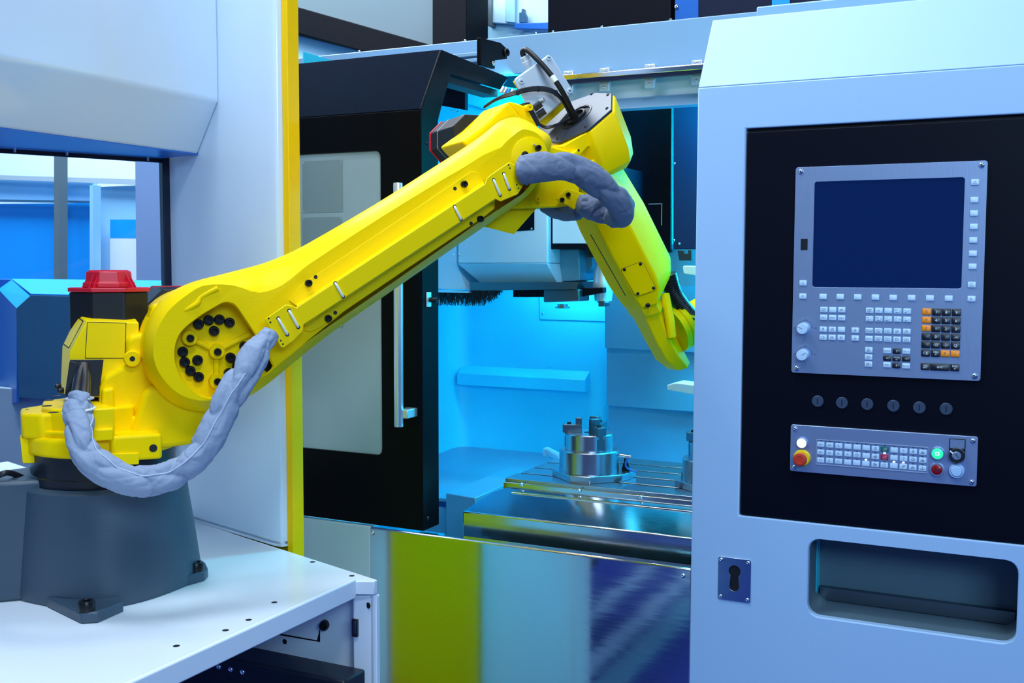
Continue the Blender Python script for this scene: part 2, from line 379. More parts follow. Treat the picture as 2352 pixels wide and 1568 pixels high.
# handle
h0 = oY(914, 420, Y0-.05); h1 = oY(916, 980, Y0-.05)
hd = MB().lathe(h1, h0-h1, [(.0001, 0), (.0115, .0005), (.0125, .002), (.0125, (h0-h1).length-.002), (.0115, (h0-h1).length), (.0001, (h0-h1).length)], 24).build('handle', 'alu', door)
for y in (455, 950):
    p = oY(914, y, Y0-.05); MB().box((p.x-.006, p.y, p.z-.012), (p.x+.03, Y0+.004, p.z+.012)).build('handle_bracket', 'alu', hd, bevel=.002)
# ---- top fascia with rail
YF = 3.06
zt = oY(1630, 37, YF).z; zr = oY(1600, 160, YF).z; zb = oY(1600, 238, YF).z
MB().prism([(-2.35, YF, 2.2), (-1.43, YF, 2.2), (-1.43, YF, zr), (XE+.05, YF, zr), (XE+.05, YF, zt), (-2.35, YF, zt)], (0, .03, 0)).build('top_fascia', 'pale', mc, bevel=.003)
MB().box((-1.42, YF+.035, zb+.035), (XE+.05, YF+.06, zr+.01)).build('rail_back_plate', 'grey_paint', mc)
MB().prism([(-1.42, y, z) for y, z in [(YF+.03, zb+.036), (YF+.01, zb), (YF+.06, zb), (YF+.06, zb+.036)]], (XE+.05+1.42, 0, 0)).build('fascia_skirt', 'pale', mc, bevel=.002)
rz = oY(1600, 156, YF-.03).z
rl = MB().box((-1.40, YF-.045, rz-.009), (XE+.05, YF-.02, rz+.009)).build('guide_rail', 'chrome', mc, bevel=.003)
MB().box((-1.40, YF-.046, rz-.0185), (XE+.05, YF-.025, rz-.0092)).build('rail_strip', 'dark_navy', rl)
for px in (1305, 1388, 1492, 1600):
    p = oY(px, 160, YF-.02)
    MB().box((p.x-.016, YF-.02, rz-.045), (p.x+.016, YF-.001, rz+.024)).build('rail_clip', 'alu', rl, bevel=.002)
    for dz in (.017, -.034): screw(rl, (p.x, YF-.021, rz+dz), (0, -1, 0), .0045)
for px, py in [(1068, 100), (1231, 77), (1270, 74), (1382, 62), (825, 128), (1540, 49)]:
    p = oY(px, py, YF+.01); MB().lathe((p.x, YF+.012, zt-.001), (0, 0, 1), [(.005, 0), (.005, .006), (.003, .008)], 10).build('top_screw', 'chrome', mc)
# rail housing beside the bracket
q0 = oY(1040, 118, 2.95); q1 = oY(1104, 137, 2.95)
for k in range(3): MB().box((q0.x-.35, 2.94, 2.205+k*.018), (q1.x, 2.99, 2.205+k*.018+.012)).build('rail_housing_rib', 'pale', mc, bevel=.002)
# black bracket plate with roller bolt
br = MB().prism([oX(x, y, -1.36) for x, y in [(1104, 86), (1150, 98), (1165, 112), (1165, 135), (1137, 139), (1137, 158), (1104, 150)]], (-.012, 0, 0)).build('door_bracket', 'door_black', mc, bevel=.0015)
bolt(br, oX(1161, 121, -1.36), (1, -.3, 0), .011, .008); screw(br, oX(1133, 146, -1.36), (1, -.3, 0), .007)
# ---- interior: upper dark panels
YD = 3.12
MB().prism(pY([(1300, 244), (1542, 240), (1540, 580), (1300, 582)], YD+.25), (0, .02, 0)).build('interior_panel', 'panel_black', mc, bevel=.001)
ln = pY([(1490, 468), (1521, 468), (1521, 518)], YD+.249)
MB().box((ln[0].x, YD+.247, ln[0].z-.0015), (ln[1].x, YD+.2495, ln[0].z)).build('panel_marking', 'hall_white', mc)
MB().box((ln[1].x-.0015, YD+.247, ln[2].z), (ln[1].x, YD+.2495, ln[0].z)).build('panel_marking', 'hall_white', mc)
bp = MB().prism(pY([(1546, 236), (1640, 236), (1640, 572), (1546, 572)], YD+.2), (0, .05, 0)).build('interior_side_panel', 'dark_navy', mc, bevel=.0015)
for x, y in [(1549, 375), (1548, 552), (1560, 560)]: screw(bp, oY(x, y, YD+.2), (0, -1, 0), .0045)
MB().prism(pY([(1540, 572), (1640, 572), (1640, 658), (1450, 656), (1450, 600)], YD+.3), (0, .02, 0)).build('interior_ledge', 'cover_steel', mc)
lg = MB().prism(pY([(1556, 575), (1572, 575), (1572, 582), (1580, 582), (1580, 574), (1588, 574), (1588, 598), (1560, 598)], YD+.18), (0, .02, 0)).build('hinge_block', 'black', mc, bevel=.001)
# cyan roof panels seen past the door
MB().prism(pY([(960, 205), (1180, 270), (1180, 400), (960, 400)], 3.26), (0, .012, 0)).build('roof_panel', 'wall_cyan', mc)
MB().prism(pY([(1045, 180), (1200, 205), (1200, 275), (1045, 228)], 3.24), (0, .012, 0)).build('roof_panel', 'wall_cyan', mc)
bb = MB().prism(pY([(1010, 168), (1068, 175), (1068, 252), (990, 238)], 3.10), (0, .02, 0)).build('roof_bracket', 'panel_black', mc)
for x, y in [(1039, 255), (1051, 257)]: screw(mc, oY(x, y, 3.26), (0, -1, 0), .004)
# ---- spindle housing
YH = 3.1
hb = MB().prism(pY([(1052, 385), (1257, 385), (1257, 604), (1052, 604)], YH), (0, .32, 0)).build('spindle_housing', 'inner_white', mc, bevel=.003)
a = pY([(1050, 604), (1257, 604)], YH)
lowz = oY(1180, 650, YH+.06).z
b = MB(); x0b, x1b = a[0].x, a[1].x
b.loft([[Vector((x0b, YH, a[0].z-.001)), Vector((x1b, YH, a[0].z-.001)), Vector((x1b, YH+.32, a[0].z-.001)), Vector((x0b, YH+.32, a[0].z-.001))],
        [Vector((x0b+.055, YH+.06, lowz)), Vector((x1b+.01, YH+.06, lowz)), Vector((x1b+.01, YH+.32, lowz)), Vector((x0b+.055, YH+.32, lowz))]])
b.build('spindle_housing_bevel', 'inner_white', hb, bevel=.002)
MB().prism(pY([(1005, 375), (1049, 375), (1049, 604), (1072, 664), (1005, 664)], YH+.03), (0, .3, 0)).build('housing_side_panel', 'inner_white', mc, bevel=.002)
for x, y in [(1041, 586), (1054, 586)]: screw(hb, oY(x, y, YH), (0, -1, 0), .0042)
MB().prism(pY([(1195, 440), (1227, 440), (1227, 528), (1180, 531)], YH-.002), (0, .002, 0)).build('housing_cover_plate', 'panel_black', hb, bevel=.0006)
screw(hb, oY(1221, 525, YH-.002), (0, -1, 0), .0036)
# right block with inspection window
rb = MB().prism(pY([(1259, 380), (1420, 380), (1420, 572), (1259, 572)], YH+.03), (0, .28, 0)).build('drive_block', 'panel_black', hb, bevel=.003)
MB().prism(pY([(1269, 495), (1400, 495), (1400, 559), (1269, 559)], YH+.028), (0, .004, 0)).build('inspection_window', 'inner_white', hb, bevel=.001)
MB().prism(pY([(1257, 572), (1330, 572), (1332, 644), (1272, 648)], YH+.1), (0, .2, 0)).build('drive_block_base', 'cover_steel', hb, bevel=.003)
MB().prism(pY([(1332, 572), (1360, 572), (1362, 610), (1338, 640), (1332, 640)], YH+.16), (0, .15, 0)).build('drive_block_base', 'cover_steel', hb, bevel=.003)
# spindle nose
sn = oY(1386, 640, YH+.12)
def zpx(y, Y=YH+.12, x=1386): return oY(x, y, Y).z
MB().lathe((sn.x, sn.y, zpx(695)), (0, 0, 1), [(.02, 0), (.02, .006), (.028, .006), (.028, .012), (.032, zpx(668)-zpx(695)), (.034, zpx(664)-zpx(695)), (.034, zpx(650)-zpx(695)), (.031, zpx(625)-zpx(695)), (.024, zpx(600)-zpx(695)), (.016, zpx(585)-zpx(695)), (.016, zpx(568)-zpx(695))], 40).build('spindle_nose', 'alu', hb)
MB().prism(pY([(1345, 572), (1364, 572), (1364, 590), (1350, 590)], YH+.1), (0, .1, 0)).build('spindle_bracket', 'black', hb)
# underside rails and tool changer
MB().prism(pY([(1078, 648), (1330, 648), (1322, 664), (1080, 668)], YH+.02), (0, .28, 0)).build('housing_underside', 'steel_dark', hb)
ch = MB().prism(pY([(1178, 664), (1385, 660), (1385, 672), (1330, 682), (1178, 682)], YH+.06), (0, .03, 0)).build('tool_changer_arm', 'panel_black', hb, bevel=.002)
MB().prism(pY([(1248, 664), (1330, 664), (1330, 692), (1248, 694)], YH+.03), (0, .09, 0)).build('tool_gripper', 'steel_dark', hb, bevel=.004)
MB().prism(pY([(1374, 656), (1388, 656), (1388, 704), (1374, 704)], YH+.1), (0, .05, 0)).build('changer_stop', 'steel_dark', hb, bevel=.002)
for x, y, r, h in [(1292, 655, .022, .02), (1210, 678, .013, .012), (1292, 703, .024, .014)]:
    p = oY(x, y, YH+.075); MB().lathe(p-Vector((0, 0, h/2)), (0, 0, 1), [(r*.8, 0), (r, .002), (r, h*.4), (r*.7, h*.45), (r*.7, h)], 24).build('tool_holder', 'machined', hb)
# black brush strip: bristles
b = MB(); rnd = random.Random(3)
for k in range(520):
    px = 1006+148*rnd.random(); t = (px-1006)/148
    L = (34 if t < .35 else 36-10*abs(t-.5) if t < .72 else 34*(1-t)/.28+3)*(.7+.35*rnd.random())
    p0 = oY(px, 667, YH+.01+.03*rnd.random()); p1 = oY(px+rnd.uniform(-7, 7)-(4 if .6 < t < .75 else 0), 667+L, YH+.01+.03*rnd.random())
    q = (p1-p0).cross(Vector((0, 1, 0))).normalized()*.0013
    b.add([p0-q, p0+q, p1+q*.4, p1-q*.4, p0+Vector((0, .0015, 0))], [(0, 1, 2, 3), (0, 4, 3), (1, 2, 4)])
br2 = b.build('brush_bristles', 'brush', hb, smooth=0, kind='stuff')
q0, q1 = pY([(1005, 669), (1078, 667)], YH); MB().box((q0.x, YH-.004, q0.z-.003), (q1.x, YH+.04, q0.z+.003)).build('brush_holder', 'alu', hb)
# ---- interior walls
YB = 3.62
xl = oY(1052, 800, YB).x
fr = []
for k in range(9):
    a = R(90*k/8); fr.append((xl+.06*(1-math.cos(a)) - .0, YB-.06*(1-math.sin(a))))
path = [(xl, 2.66)]+[(xl+.06-.06*math.cos(R(90*k/8)), YB-.06+.06*math.sin(R(90*k/8))) for k in range(9)]+[(-.45, YB)]
b = MB(); n = len(path)
outer = [(x-.012 if i < n-1 else x, y+.012) for i, (x, y) in enumerate(path)]
loop = path+outer[::-1]
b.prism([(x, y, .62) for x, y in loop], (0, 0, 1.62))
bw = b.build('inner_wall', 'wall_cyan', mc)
MB().box((xl, 3.13, 2.24), (-.45, YB, 2.25)).build('inner_roof', 'panel_black', mc)
MB().box((-.46, 2.62, .62), (-.45, YB, 2.18)).build('inner_wall_right', 'wall_cyan', mc)
# ledge box on back wall
p = pY([(1000, 838), (1345, 852), (1345, 898), (1000, 878)], YB)
zt_, zb_ = oY(1345, 852, YB).z, oY(1345, 897, YB).z
lx1 = oY(1347, 880, YB-.03).x
MB().prism([(xl+.02, YB, zt_), (xl+.02, YB-.045, zt_-.028), (xl+.02, YB-.045, zb_), (xl+.02, YB, zb_)], (lx1-xl-.02, 0, 0)).build('wall_ledge', 'wall_cyan', mc, bevel=.002)
for px in (1143, 1202, 1262): q = oY(px, 838+(px-1000)*.04, YB); screw(mc, (q.x, YB, zt_+.008), (0, -1, 0), .003)
# splash plate on back wall
sp2 = MB().prism(pY([(1238, 660), (1400, 660), (1400, 738), (1240, 733)], YB-.004), (0, .004, 0)).build('wall_plate', 'wall_cyan', mc, bevel=.0006)
screw(sp2, oY(1247, 720, YB-.004), (0, -1, 0), .005)
# telescopic way covers at right
YW = 3.5
for i, (pts, dy) in enumerate([([(1389, 560), (1660, 560), (1660, 812), (1389, 799)], 0), ([(1393, 799), (1660, 812), (1660, 950), (1393, 931)], .02), ([(1397, 931), (1660, 950), (1660, 1100), (1397, 1085)], .04)]):
    MB().prism(pY(pts, YW+dy), (0, .018, 0)).build('way_cover', 'cover_steel', mc, bevel=.0015)
# interior floor trays
zf = .90
b = MB().prism([(xl, YB, zf), (-1.0, YB, zf-.0), (-1.0, 2.9, .88), (xl, 2.9, .86)], (0, 0, -.01)).build('chip_tray', 'cover_steel', mc)
t0 = pZ([(1010, 1132), (1030, 1130), (1185, 1072), (1010, 1060)], .885)
MB().prism(pZ([(1024, 1132), (1092, 1143), (1240, 1075), (1170, 1072)], .90), (0, 0, -.22)).build('tray_side', 'cover_steel', mc, bevel=.003)
MB().box((xl, 2.56, .60), (-.6, 2.90, .64)).build('chip_trough', 'steel_dark', mc)
MB().box((xl, 2.88, .60), (-1.3, 2.9, .84)).build('trough_front', 'cover_steel', mc)
# ---- work table and stainless cover
ZT = .98
tx0 = oZ(1166, 1095, ZT).x; ty0 = 2.775; tx1 = -.50; ty1 = 3.26
tb = MB().box((tx0, ty0, ZT-.075), (tx1, ty1, ZT-.024)).build('work_table', 'machined', mc, bevel=.002)
nsl = 5; ww = (ty1-ty0)/nsl
for k in range(nsl):
    MB().box((tx0 if k < 1 else tx0+.004, ty0+k*ww+.0, ZT-.024), (tx1, ty0+(k+1)*ww-.014, ZT)).build('table_strip', 'machined', tb, bevel=.0015)
rail = MB().prism([(tx0, y, z) for y, z in [(ty0, ZT-.008), (ty0-.01, ZT-.01), (ty0-.012, ZT-.05), (ty0-.035, ZT-.058), (ty0-.035, ZT-.062), (ty0, ZT-.062)]], (tx1-tx0, 0, 0)).build('table_front_rail', 'steel', tb, bevel=.001)
for x, y in [(1198, 1113), (1330, 1127), (1472, 1142)]: screw(rail, oY(x, y, ty0-.0125), (0, -1, .1), .0062)
# stainless cover below the table
yc0 = 2.60; ca = oZ(1066, 1176, .92)
zc1 = oY(1590, 1236, yc0).z
l1 = oY(1066, 1176, yc0+.01); l2 = oY(1090, 1146, yc0+.13)
b = MB()
cov = [[Vector((l1.x, yc0, zc1-.20)), Vector((l1.x, yc0, zc1)), Vector((l1.x+.03, yc0+.12, zc1+.035)), Vector((l1.x+.06, ty0-.02, zc1+.045)), Vector((l1.x+.06, ty0-.02, zc1-.20))],
       [Vector((tx1, yc0, zc1-.20)), Vector((tx1, yc0, zc1)), Vector((tx1, yc0+.12, zc1+.035)), Vector((tx1, ty0-.02, zc1+.045)), Vector((tx1, ty0-.02, zc1-.20))]]
b.loft(cov)
b.build('slide_cover', 'steel', mc, bevel=.004, seg=3)
MB().box((l1.x+.09, ty0-.05, zc1+.04), (tx1, ty0-.004, ZT-.063)).build('slide_cover_step', 'steel', mc, bevel=.002)
# white bracket tips at the right edge of the opening
for pts, Y in [([(1532, 884), (1552, 879), (1640, 890), (1640, 914), (1532, 895)], 2.95), ([(1568, 612), (1572, 610), (1640, 614), (1640, 640), (1570, 628)], 3.0)]:
    MB().prism(pY(pts, Y), (0, .08, 0)).build('bracket_tip', 'hall_white', mc, bevel=.002)

# ================================================================== CHUCKS
def chuck(px, py, label):
    c = oZ(px, py, ZT+.02); c = Vector((c.x, c.y, ZT))
    t = thing('lathe_chuck', c, label, 'chuck', 'three jaw chucks on the work table')
    bs = MB().prism([c+Vector((x, y, 0)) for x, y in [(-.105, -.03), (-.09, .05), (.09, .10), (.125, .06), (.11, -.02), (.04, -.095), (-.02, -.10)]], (0, 0, .02)).build('base_plate', 'machined', t, bevel=.002)
    MB().lathe(c+Vector((0, 0, .02)), (0, 0, 1), [(.088, 0), (.088, .062), (.085, .065), (.070, .065)], 48).build('chuck_body', 'machined', t)
    MB().lathe(c+Vector((0, 0, .085)), (0, 0, 1), [(.071, 0), (.071, .045), (.068, .048), (.016, .048), (.015, .03)], 48).build('chuck_face', 'machined', t)
    for a in (200, 320, 80):
        u = Vector((math.cos(R(a)), math.sin(R(a)), 0)); v = Vector((-u.y, u.x, 0)); z0 = c+Vector((0, 0, .133))
        q = [z0+u*.022+v*.014, z0+u*.022-v*.014, z0+u*.078-v*.014, z0+u*.078+v*.014]
        j = MB(); j.prism(q, (0, 0, .024))
        q = [z0+u*.022+v*.014, z0+u*.022-v*.014, z0+u*.04-v*.014, z0+u*.04+v*.014]; q = [p+Vector((0, 0, .0241)) for p in q]
        j.prism(q, (0, 0, .02)); jo = j.build('jaw', 'steel_dark', t, bevel=.0012)
        bolt(jo, z0+u*.06+Vector((0, 0, .024)), (0, 0, 1), .006, .006)
        MB().prism([c+u*.0716+v*s+Vector((0, 0, h)) for s, h in [(-.012, .09), (.012, .09), (.012, .122), (.006, .122), (.006, .134), (-.006, .134), (-.006, .122), (-.012, .122)]], u*-.003).build('jaw_slot', 'steel_dark', t)
    for x, y in [(-.088, .018), (.098, .045), (-.01, -.082)][:2]:
        p = c+Vector((x, y, .02)); MB().lathe(p, (0, 0, 1), [(.013, 0), (.013, .012), (.010, .012), (.010, .022), (.006, .022), (.006, .036), (.004, .038)], 6).build('clamp_stud', 'bolt', t)
    return t, c
t, cc = chuck(1353, 1080, 'steel three jaw chuck fully in view on the slotted work table')
# air fitting and pipe elbow
b = MB().cyl(cc+Vector((.088, .02, .07)), cc+Vector((.118, .03, .066)), .005); b.build('air_fitting', 'chrome', t)
MB().tube(catmull([cc+Vector((.112, .028, .066)), cc+Vector((.104, .026, .045)), cc+Vector((.110, .03, .03)), cc+Vector((.135, .035, .021))], 16), .003, 8).build('air_hose', 'blue_mid', t)
c2, cc2 = chuck(1640, 1104, 'steel three jaw chuck half hidden behind the cabinet edge')
e0 = oY(1258, 1035, 3.2); e1 = oY(1290, 1052, 3.15)
MB().tube([e0+Vector((-.0, 0, -.008)), e0, e1], .013, 14).build('coolant_nozzle', 'alu', mc)
MB().lathe(e0-Vector((.002, 0, .004)), (0, 0, 1), [(.004, -.016), (.013, -.012), (.0165, 0), (.013, .012), (.004, .016)], 18).build('nozzle_ball', 'alu', mc)

# ================================================================== CONTROL UNIT
YP = Y0+.003
def K3(cx, cy): return oY(1800+cx/4.8, 640+cy/4.8, YP-.008)
def K2(cx, cy): return oY(1780+cx/4.127, 340+cy/4.127, YP-.008)
def K4(cx, cy): return oY(1790+cx/4.8, 880+cy/4.8, YP-.008)
cu = thing('control_unit', (-.296, YP, 1.356), 'large brushed metal control unit with dark blue screen and rows of keys', 'control panel')
sx0, sx1 = oY(1868, 540, YP-.008).x, oY(2212, 540, YP-.008).x; sz1, sz0 = oY(2040, 412, YP-.008).z, oY(2040, 661, YP-.008).z
srr = rrect((sx0+sx1)/2, (sz0+sz1)/2, (sx1-sx0)/2, (sz1-sz0)/2, .006)
MB().holed(XZ(rrect(-.296, 1.591, .2005, .235, .006), YP-.008), [XZ(srr, YP-.008)], (0, .0078, 0)).build('faceplate', 'brushed', cu, bevel=.0008)
MB().prism(XZ(rrect((sx0+sx1)/2, (sz0+sz1)/2, (sx1-sx0)/2+.002, (sz1-sz0)/2+.002, .006), YP-.0035), (0, .003, 0)).build('screen', 'screen', cu, label='dark blue blank screen')
for x in (-.485, -.107):
    for z in (1.366, 1.816): screw(cu, (x, YP-.008, z), (0, -1, 0), .0062)
def keymesh(w_, h_, d_, m):
    b = MB(); a = rrect(0, 0, w_/2, h_/2, .0014, 2); c = rrect(0, 0, w_/2-.0007, h_/2-.0007, .0012, 2)
    b.loft([[Vector((x, 0, z)) for x, z in a], [Vector((x, -d_*.75, z)) for x, z in a], [Vector((x, -d_, z)) for x, z in c]])
    return b.mesh('key', m, 50)
KM = {'w': keymesh(.0162, .0124, .0028, 'key'), 'k': keymesh(.0182, .0154, .0032, 'key_black'), 'o': keymesh(.0182, .0138, .0032, 'key_orange'),
      'b': keymesh(.0168, .0118, .0030, 'key_black'), 'W': keymesh(.0390, .0154, .0032, 'key_black'), 's': keymesh(.0160, .0118, .0016, 'key'),
      'g': keymesh(.0165, .0122, .0016, 'key_green'), 'r': keymesh(.0165, .0122, .0016, 'key_red'), 'n': keymesh(.0160, .0105, .0026, 'key')}
KD = dict(w=.0028, k=.0032, o=.0032, b=.003, W=.0032, s=.0016, g=.0016, r=.0016, n=.0026)
S = .001
SYM = {
 'up': [[(-3, -2), (3, -2), (0, 3), (-3, -2)]], 'left': [[(2.4, -2.6), (2.4, 2.6), (-2.6, 0), (2.4, -2.6)]], 'right': [[(-2.4, -2.6), (-2.4, 2.6), (2.6, 0), (-2.4, -2.6)]],
 'cycle': [arc(0, 0, 3.2, 30, 150), arc(0, 0, 3.2, 210, 330), [(-3.6, 1), (-2.6, 1.8), (-1.8, .8)], [(3.6, -1), (2.6, -1.8), (1.8, -.8)]],
 'hand': [[(-2, -3.5), (-2.4, 0), (-1.6, 2), (-1.4, 3.4), (-.4, 3.8), (.5, 3.8), (1.4, 3), (1.8, 1), (1.8, -1.5), (1, -3.5)], [(-.4, 1), (-.4, 3.4)], [(.6, 1), (.6, 3.4)]],
 'wheel': [arc(0, 0, 3.6, 0, 360, 20), [(0, 0), (0, 3.4)], [(0, 0), (-2.8, -1.8)], [(0, 0), (2.8, -1.8)]],
 'run': [[(-3, -3), (-3, 3), (1, 3)], [(-3, -3), (1, -3)], [(1, -3), (3.6, 0), (1, 3)], [(1.6, -2.2), (1.6, 2.2)], [(2.4, -1.2), (2.4, 1.2)]],
 'run2': [[(-3, -3), (-3, 3), (1, 3)], [(-3, -3), (1, -3)], [(1, -3), (3.6, 0), (1, 3)], [(1.6, -2.2), (1.6, 2.2)], [(2.4, -1.2), (2.4, 1.2)], [(-1.8, 1), (-.2, 1)], [(-1.8, -1), (-.2, -1)]],
 'step': [[(-3, 3), (1, 3)], [(-3, -3), (1, -3)], [(1, -3), (3.6, 0), (1, 3)], [(1.6, -2.2), (1.6, 2.2)], [(-3, 0), (0, 0)], [(-1, 1), (0, 0), (-1, -1)]],
 'diam': [[(-3, 0), (-.5, 3.4), (3, 0), (-.5, -3.4), (-3, 0)], [(-1, 0), (1.4, 0)], [(0, .9), (1, 0), (0, -.9)]],
 'arrowout': [[(-3.4, 3), (0, 3), (3.4, 0), (0, -3), (-3.4, -3)], [(-2.6, 0), (1, 0)], [(-.2, 1), (1, 0), (-.2, -1)]],
 'chf': [[(-3, -3), (4, -3)], [(4, -3), (5, 1)], arc(5, 2, .9, 0, 360, 8), arc(-3, -3, .7, 0, 360, 8)],
 'line': [[(-3, -3), (4, 1.6)], arc(4.6, 2, .8, 0, 360, 8), arc(-3.4, -3.2, .6, 0, 360, 8)],
 'crv': [[(-3, -3), (0, -2.6), (3, -.4), (4.4, 2)], arc(-3.4, -3, .6, 0, 360, 8)],
 'plus': [[(4, -1.8), (4, 2.2)], [(2, .2), (6, .2)]],
 'doc': [[(-3, -3.6), (-3, 3.6), (.6, 3.6), (3, 1.6), (3, -3.6), (-3, -3.6)], [(-1.8, 1), (1, 1)], [(-1.8, -.6), (1.8, -.6)], [(-1.8, -2), (1.8, -2)]],
 'win': [[(-4, -3), (-4, 3), (2, 3), (2, -3), (-4, -3)], [(-4, .2), (2, .2)], [(-4, 1.4), (2, 1.4)], [(4.4, -2), (4.4, 1.6)], [(3.6, .8), (4.4, 1.8), (5.2, .8)]],
 'aup': [[(0, -3), (0, 3)], [(-.9, 1), (0, 3), (.9, 1)]], 'adn': [[(0, -3), (0, 3)], [(-.9, -1), (0, -3), (.9, -1)]],
 'alf': [[(-3, 0), (3, 0)], [(-1, .9), (-3, 0), (-1, -.9)]], 'art': [[(-3, 0), (3, 0)], [(1, .9), (3, 0), (1, -.9)]],
 'back': [[(-4, 0), (-1.6, 2.6), (4.4, 2.6), (4.4, -2.6), (-1.6, -2.6), (-4, 0)], [(-.4, 1), (1.8, -1)], [(-.4, -1), (1.8, 1)]],
 'cross': [[(0, 1.2), (0, 4.4)], [(0, -1.2), (0, -4.4)], [(1.2, 0), (4.4, 0)], [(-1.2, 0), (-4.4, 0)]],
 'sq': [[(-1.3, -3.6), (1.3, -3.6), (1.3, -1.2), (-1.3, -1.2), (-1.3, -3.6)]],
 'wave': [[(-3.6, -.4), (-2.4, 1.2), (-1.2, -.4), (0, 1.2), (1.2, -.4), (2.4, 1.2), (3.4, .2)], [(-3.2, -2.8), (1.4, -2.8)]],
 'clock': [arc(0, 0, 3.4, 0, 360, 18), [(-1.4, 0), (1.4, 0)], [(0, 1.6), (0, 0)], [(.4, 1), (1.4, 0), (.4, -1)]],
 'rot': [arc(0, 0, 2.2, 0, 360, 12), arc(0, 0, 1.1, 0, 360, 10), arc(0, 0, 3.6, -200, 60, 14), [(2.8, 3.4), (1.6, 3.2), (2, 2.2)]],
 'rot2': [arc(0, 0, 2.2, 0, 360, 12), arc(0, 0, 1.1, 0, 360, 10), arc(0, 0, 3.6, 120, 380, 14), [(-2.8, 3.4), (-1.6, 3.2), (-2, 2.2)]],
 'zig': [[(-2.6, 3), (2, 3), (-2.2, -1.4), (2.4, -1.4)], [(-.8, 1.4), (2.6, 1.4), (0, -3), (-2.6, -3)]],
 'spin': [[(-1.3, 3.2), (-1.3, 0), (0, -1), (1.3, 0), (1.3, 3.2)], [(0, -1), (0, -2)], arc(0, -1.4, 3.6, 160, 380, 12), [(3.6, 1), (3.6, 3.2)]],
 'home': [arc(0, 0, 3.6, -50, 230, 16), [(-1.7, -2.6), (-1.7, .4), (0, 1.8), (1.7, .4), (1.7, -2.6), (-1.7, -2.6)]],
 'man': [arc(0, 2.6, 1, 0, 360, 8), [(0, 1.4), (0, -1), (-2.2, -3.6)], [(0, -1), (2.2, -3.6)], [(-2, -.6), (-1.6, 1), (1.6, 1), (2, -.6)]],
 'mach': [[(-4, -3), (4, -3)], [(-4, -1.6), (-2.8, -.4), (2.8, -.4), (4, -1.6), (-4, -1.6)], [(-2, .8), (2, .8)], [(-1, 2.2), (1, 2.2)]],
 'lub': [arc(0, 0, 3.2, 130, 410, 16), [(-1.8, 3.4), (-.6, 2.4)], [(1.8, 3.4), (.6, 2.4)], [(0, 4), (0, 2.6)]],
 'pipe': [[(-2, -3.4), (-2, .6), (-.4, 2.4), (3, 2.4), (3, 1)], [(-.6, -3.4), (-.6, 0), (.4, 1), (3, 1)], [(1, 3.6), (3.8, 1.8), (1, .2)]],
 'anchor': [[(0, -3), (0, 2.6)], [(-1.2, 1.2), (0, 3), (1.2, 1.2)], [(-4, -1), (-3.4, -2.4), (0, -3.2), (3.4, -2.4), (4, -1)], [(-4.6, -1.8), (-4, -.6), (-3, -1.4)], [(4.6, -1.8), (4, -.6), (3, -1.4)]],
}
def key(parent, p, kind, txt='', sym=None, ink=None, size=None, sscale=1.0, off=(0, 0)):
    o = bpy.data.objects.new('key', KM[kind]); put(o, parent, Matrix.Translation(p))
    ink = ink or ('ink_white' if kind in 'kbWgr' else 'ink'); q = (p.x, p.y-KD[kind]-.00005, p.z)
    if txt:
        lines = txt.split('\n'); size = size or (.0062 if len(lines) == 1 and len(txt) < 3 else .0050 if len(lines) == 1 else .0046)
        longest = max(len(l) for l in lines); size = min(size, .0205/longest) if kind != 'W' else size
        legend(o, txt, (q[0]+off[0]*S, q[1], q[2]-size*.05+off[1]*S), size, ink)
    if sym: strokes('symbol', [[(x*S*sscale, y*S*sscale) for x, y in l] for l in SYM[sym]], .00052, q, ink, o)
    return o
for cx, cy in [(435,197),(624,199),(817,202),(1012,204),(1208,208),(1410,210),(1613,213),(1820,217)]: key(cu, K3(cx, cy), 'w')
for cx, cy in [(1890,491),(1887,618),(1885,745),(1880,873),(1877,999),(1873,1123)]: key(cu, K2(cx, cy), 'w')
for cx, cy, s in [(215,47,'cycle'),(212,192,'left'),(2074,66,'cycle'),(2071,222,'right'),(438,557,'hand'),(538,559,'wheel'),(437,645,'run'),(535,646,'run2'),(635,649,'step'),(790,568,'diam'),(789,655,'arrowout'),(940,785,'doc'),(937,864,'win'),(935,941,'win')]:
    key(cu, K3(cx, cy), 'w', sym=s, sscale=.92)
key(cu, K2(1897, 324), 'w', sym='up')
for cx, cy, tx in [(445,341,'PGM\nMGT'),(542,343,''),(641,343,'ERR'),(442,426,'CALC'),(541,429,'MOD'),(640,432,'HELP'),(638,560,''),(949,350,'APPR\nDEP'),(1051,350,'FK'),(1154,352,''),
     (944,573,'TOUCH\nPROBE'),(1046,575,'CYCL\nDEF'),(1149,577,'CYCL\nCALL'),(1253,581,'LBL\nSET'),(1358,582,'LBL\nCALL'),(942,660,'STOP'),(1045,661,'TOOL\nDEF'),(1148,665,'TOOL\nCALL'),(1251,669,'SPEC\nFCT'),(1356,672,'PGM\nCALL'),
     (1142,793,'HOME'),(1353,800,'PG UP'),(1140,948,'END'),(1350,960,'PG DN')]: key(cu, K3(cx, cy), 'w', tx, size=.0046)
for cx, cy, tx, s in [(1257,356,'CHF','chf'),(1362,358,'L','line'),(947,441,'CR','crv'),(1050,442,'RND','chf'),(1153,444,'CT','crv'),(1257,446,'CC','plus'),(1361,449,'C','crv')]:
    key(cu, K3(cx, cy), 'w', tx, s, size=.0040, off=(-3.2, 2.6))
for cx, cy, s in [(1247,797,'aup'),(1142,874,'alf'),(1351,882,'art'),(1243,955,'adn')]: key(cu, K3(cx, cy), 'b', sym=s, sscale=.8)
key(cu, K3(1245, 877), 'b', 'GOTO', 'sq', size=.0042, off=(0, 2.4))
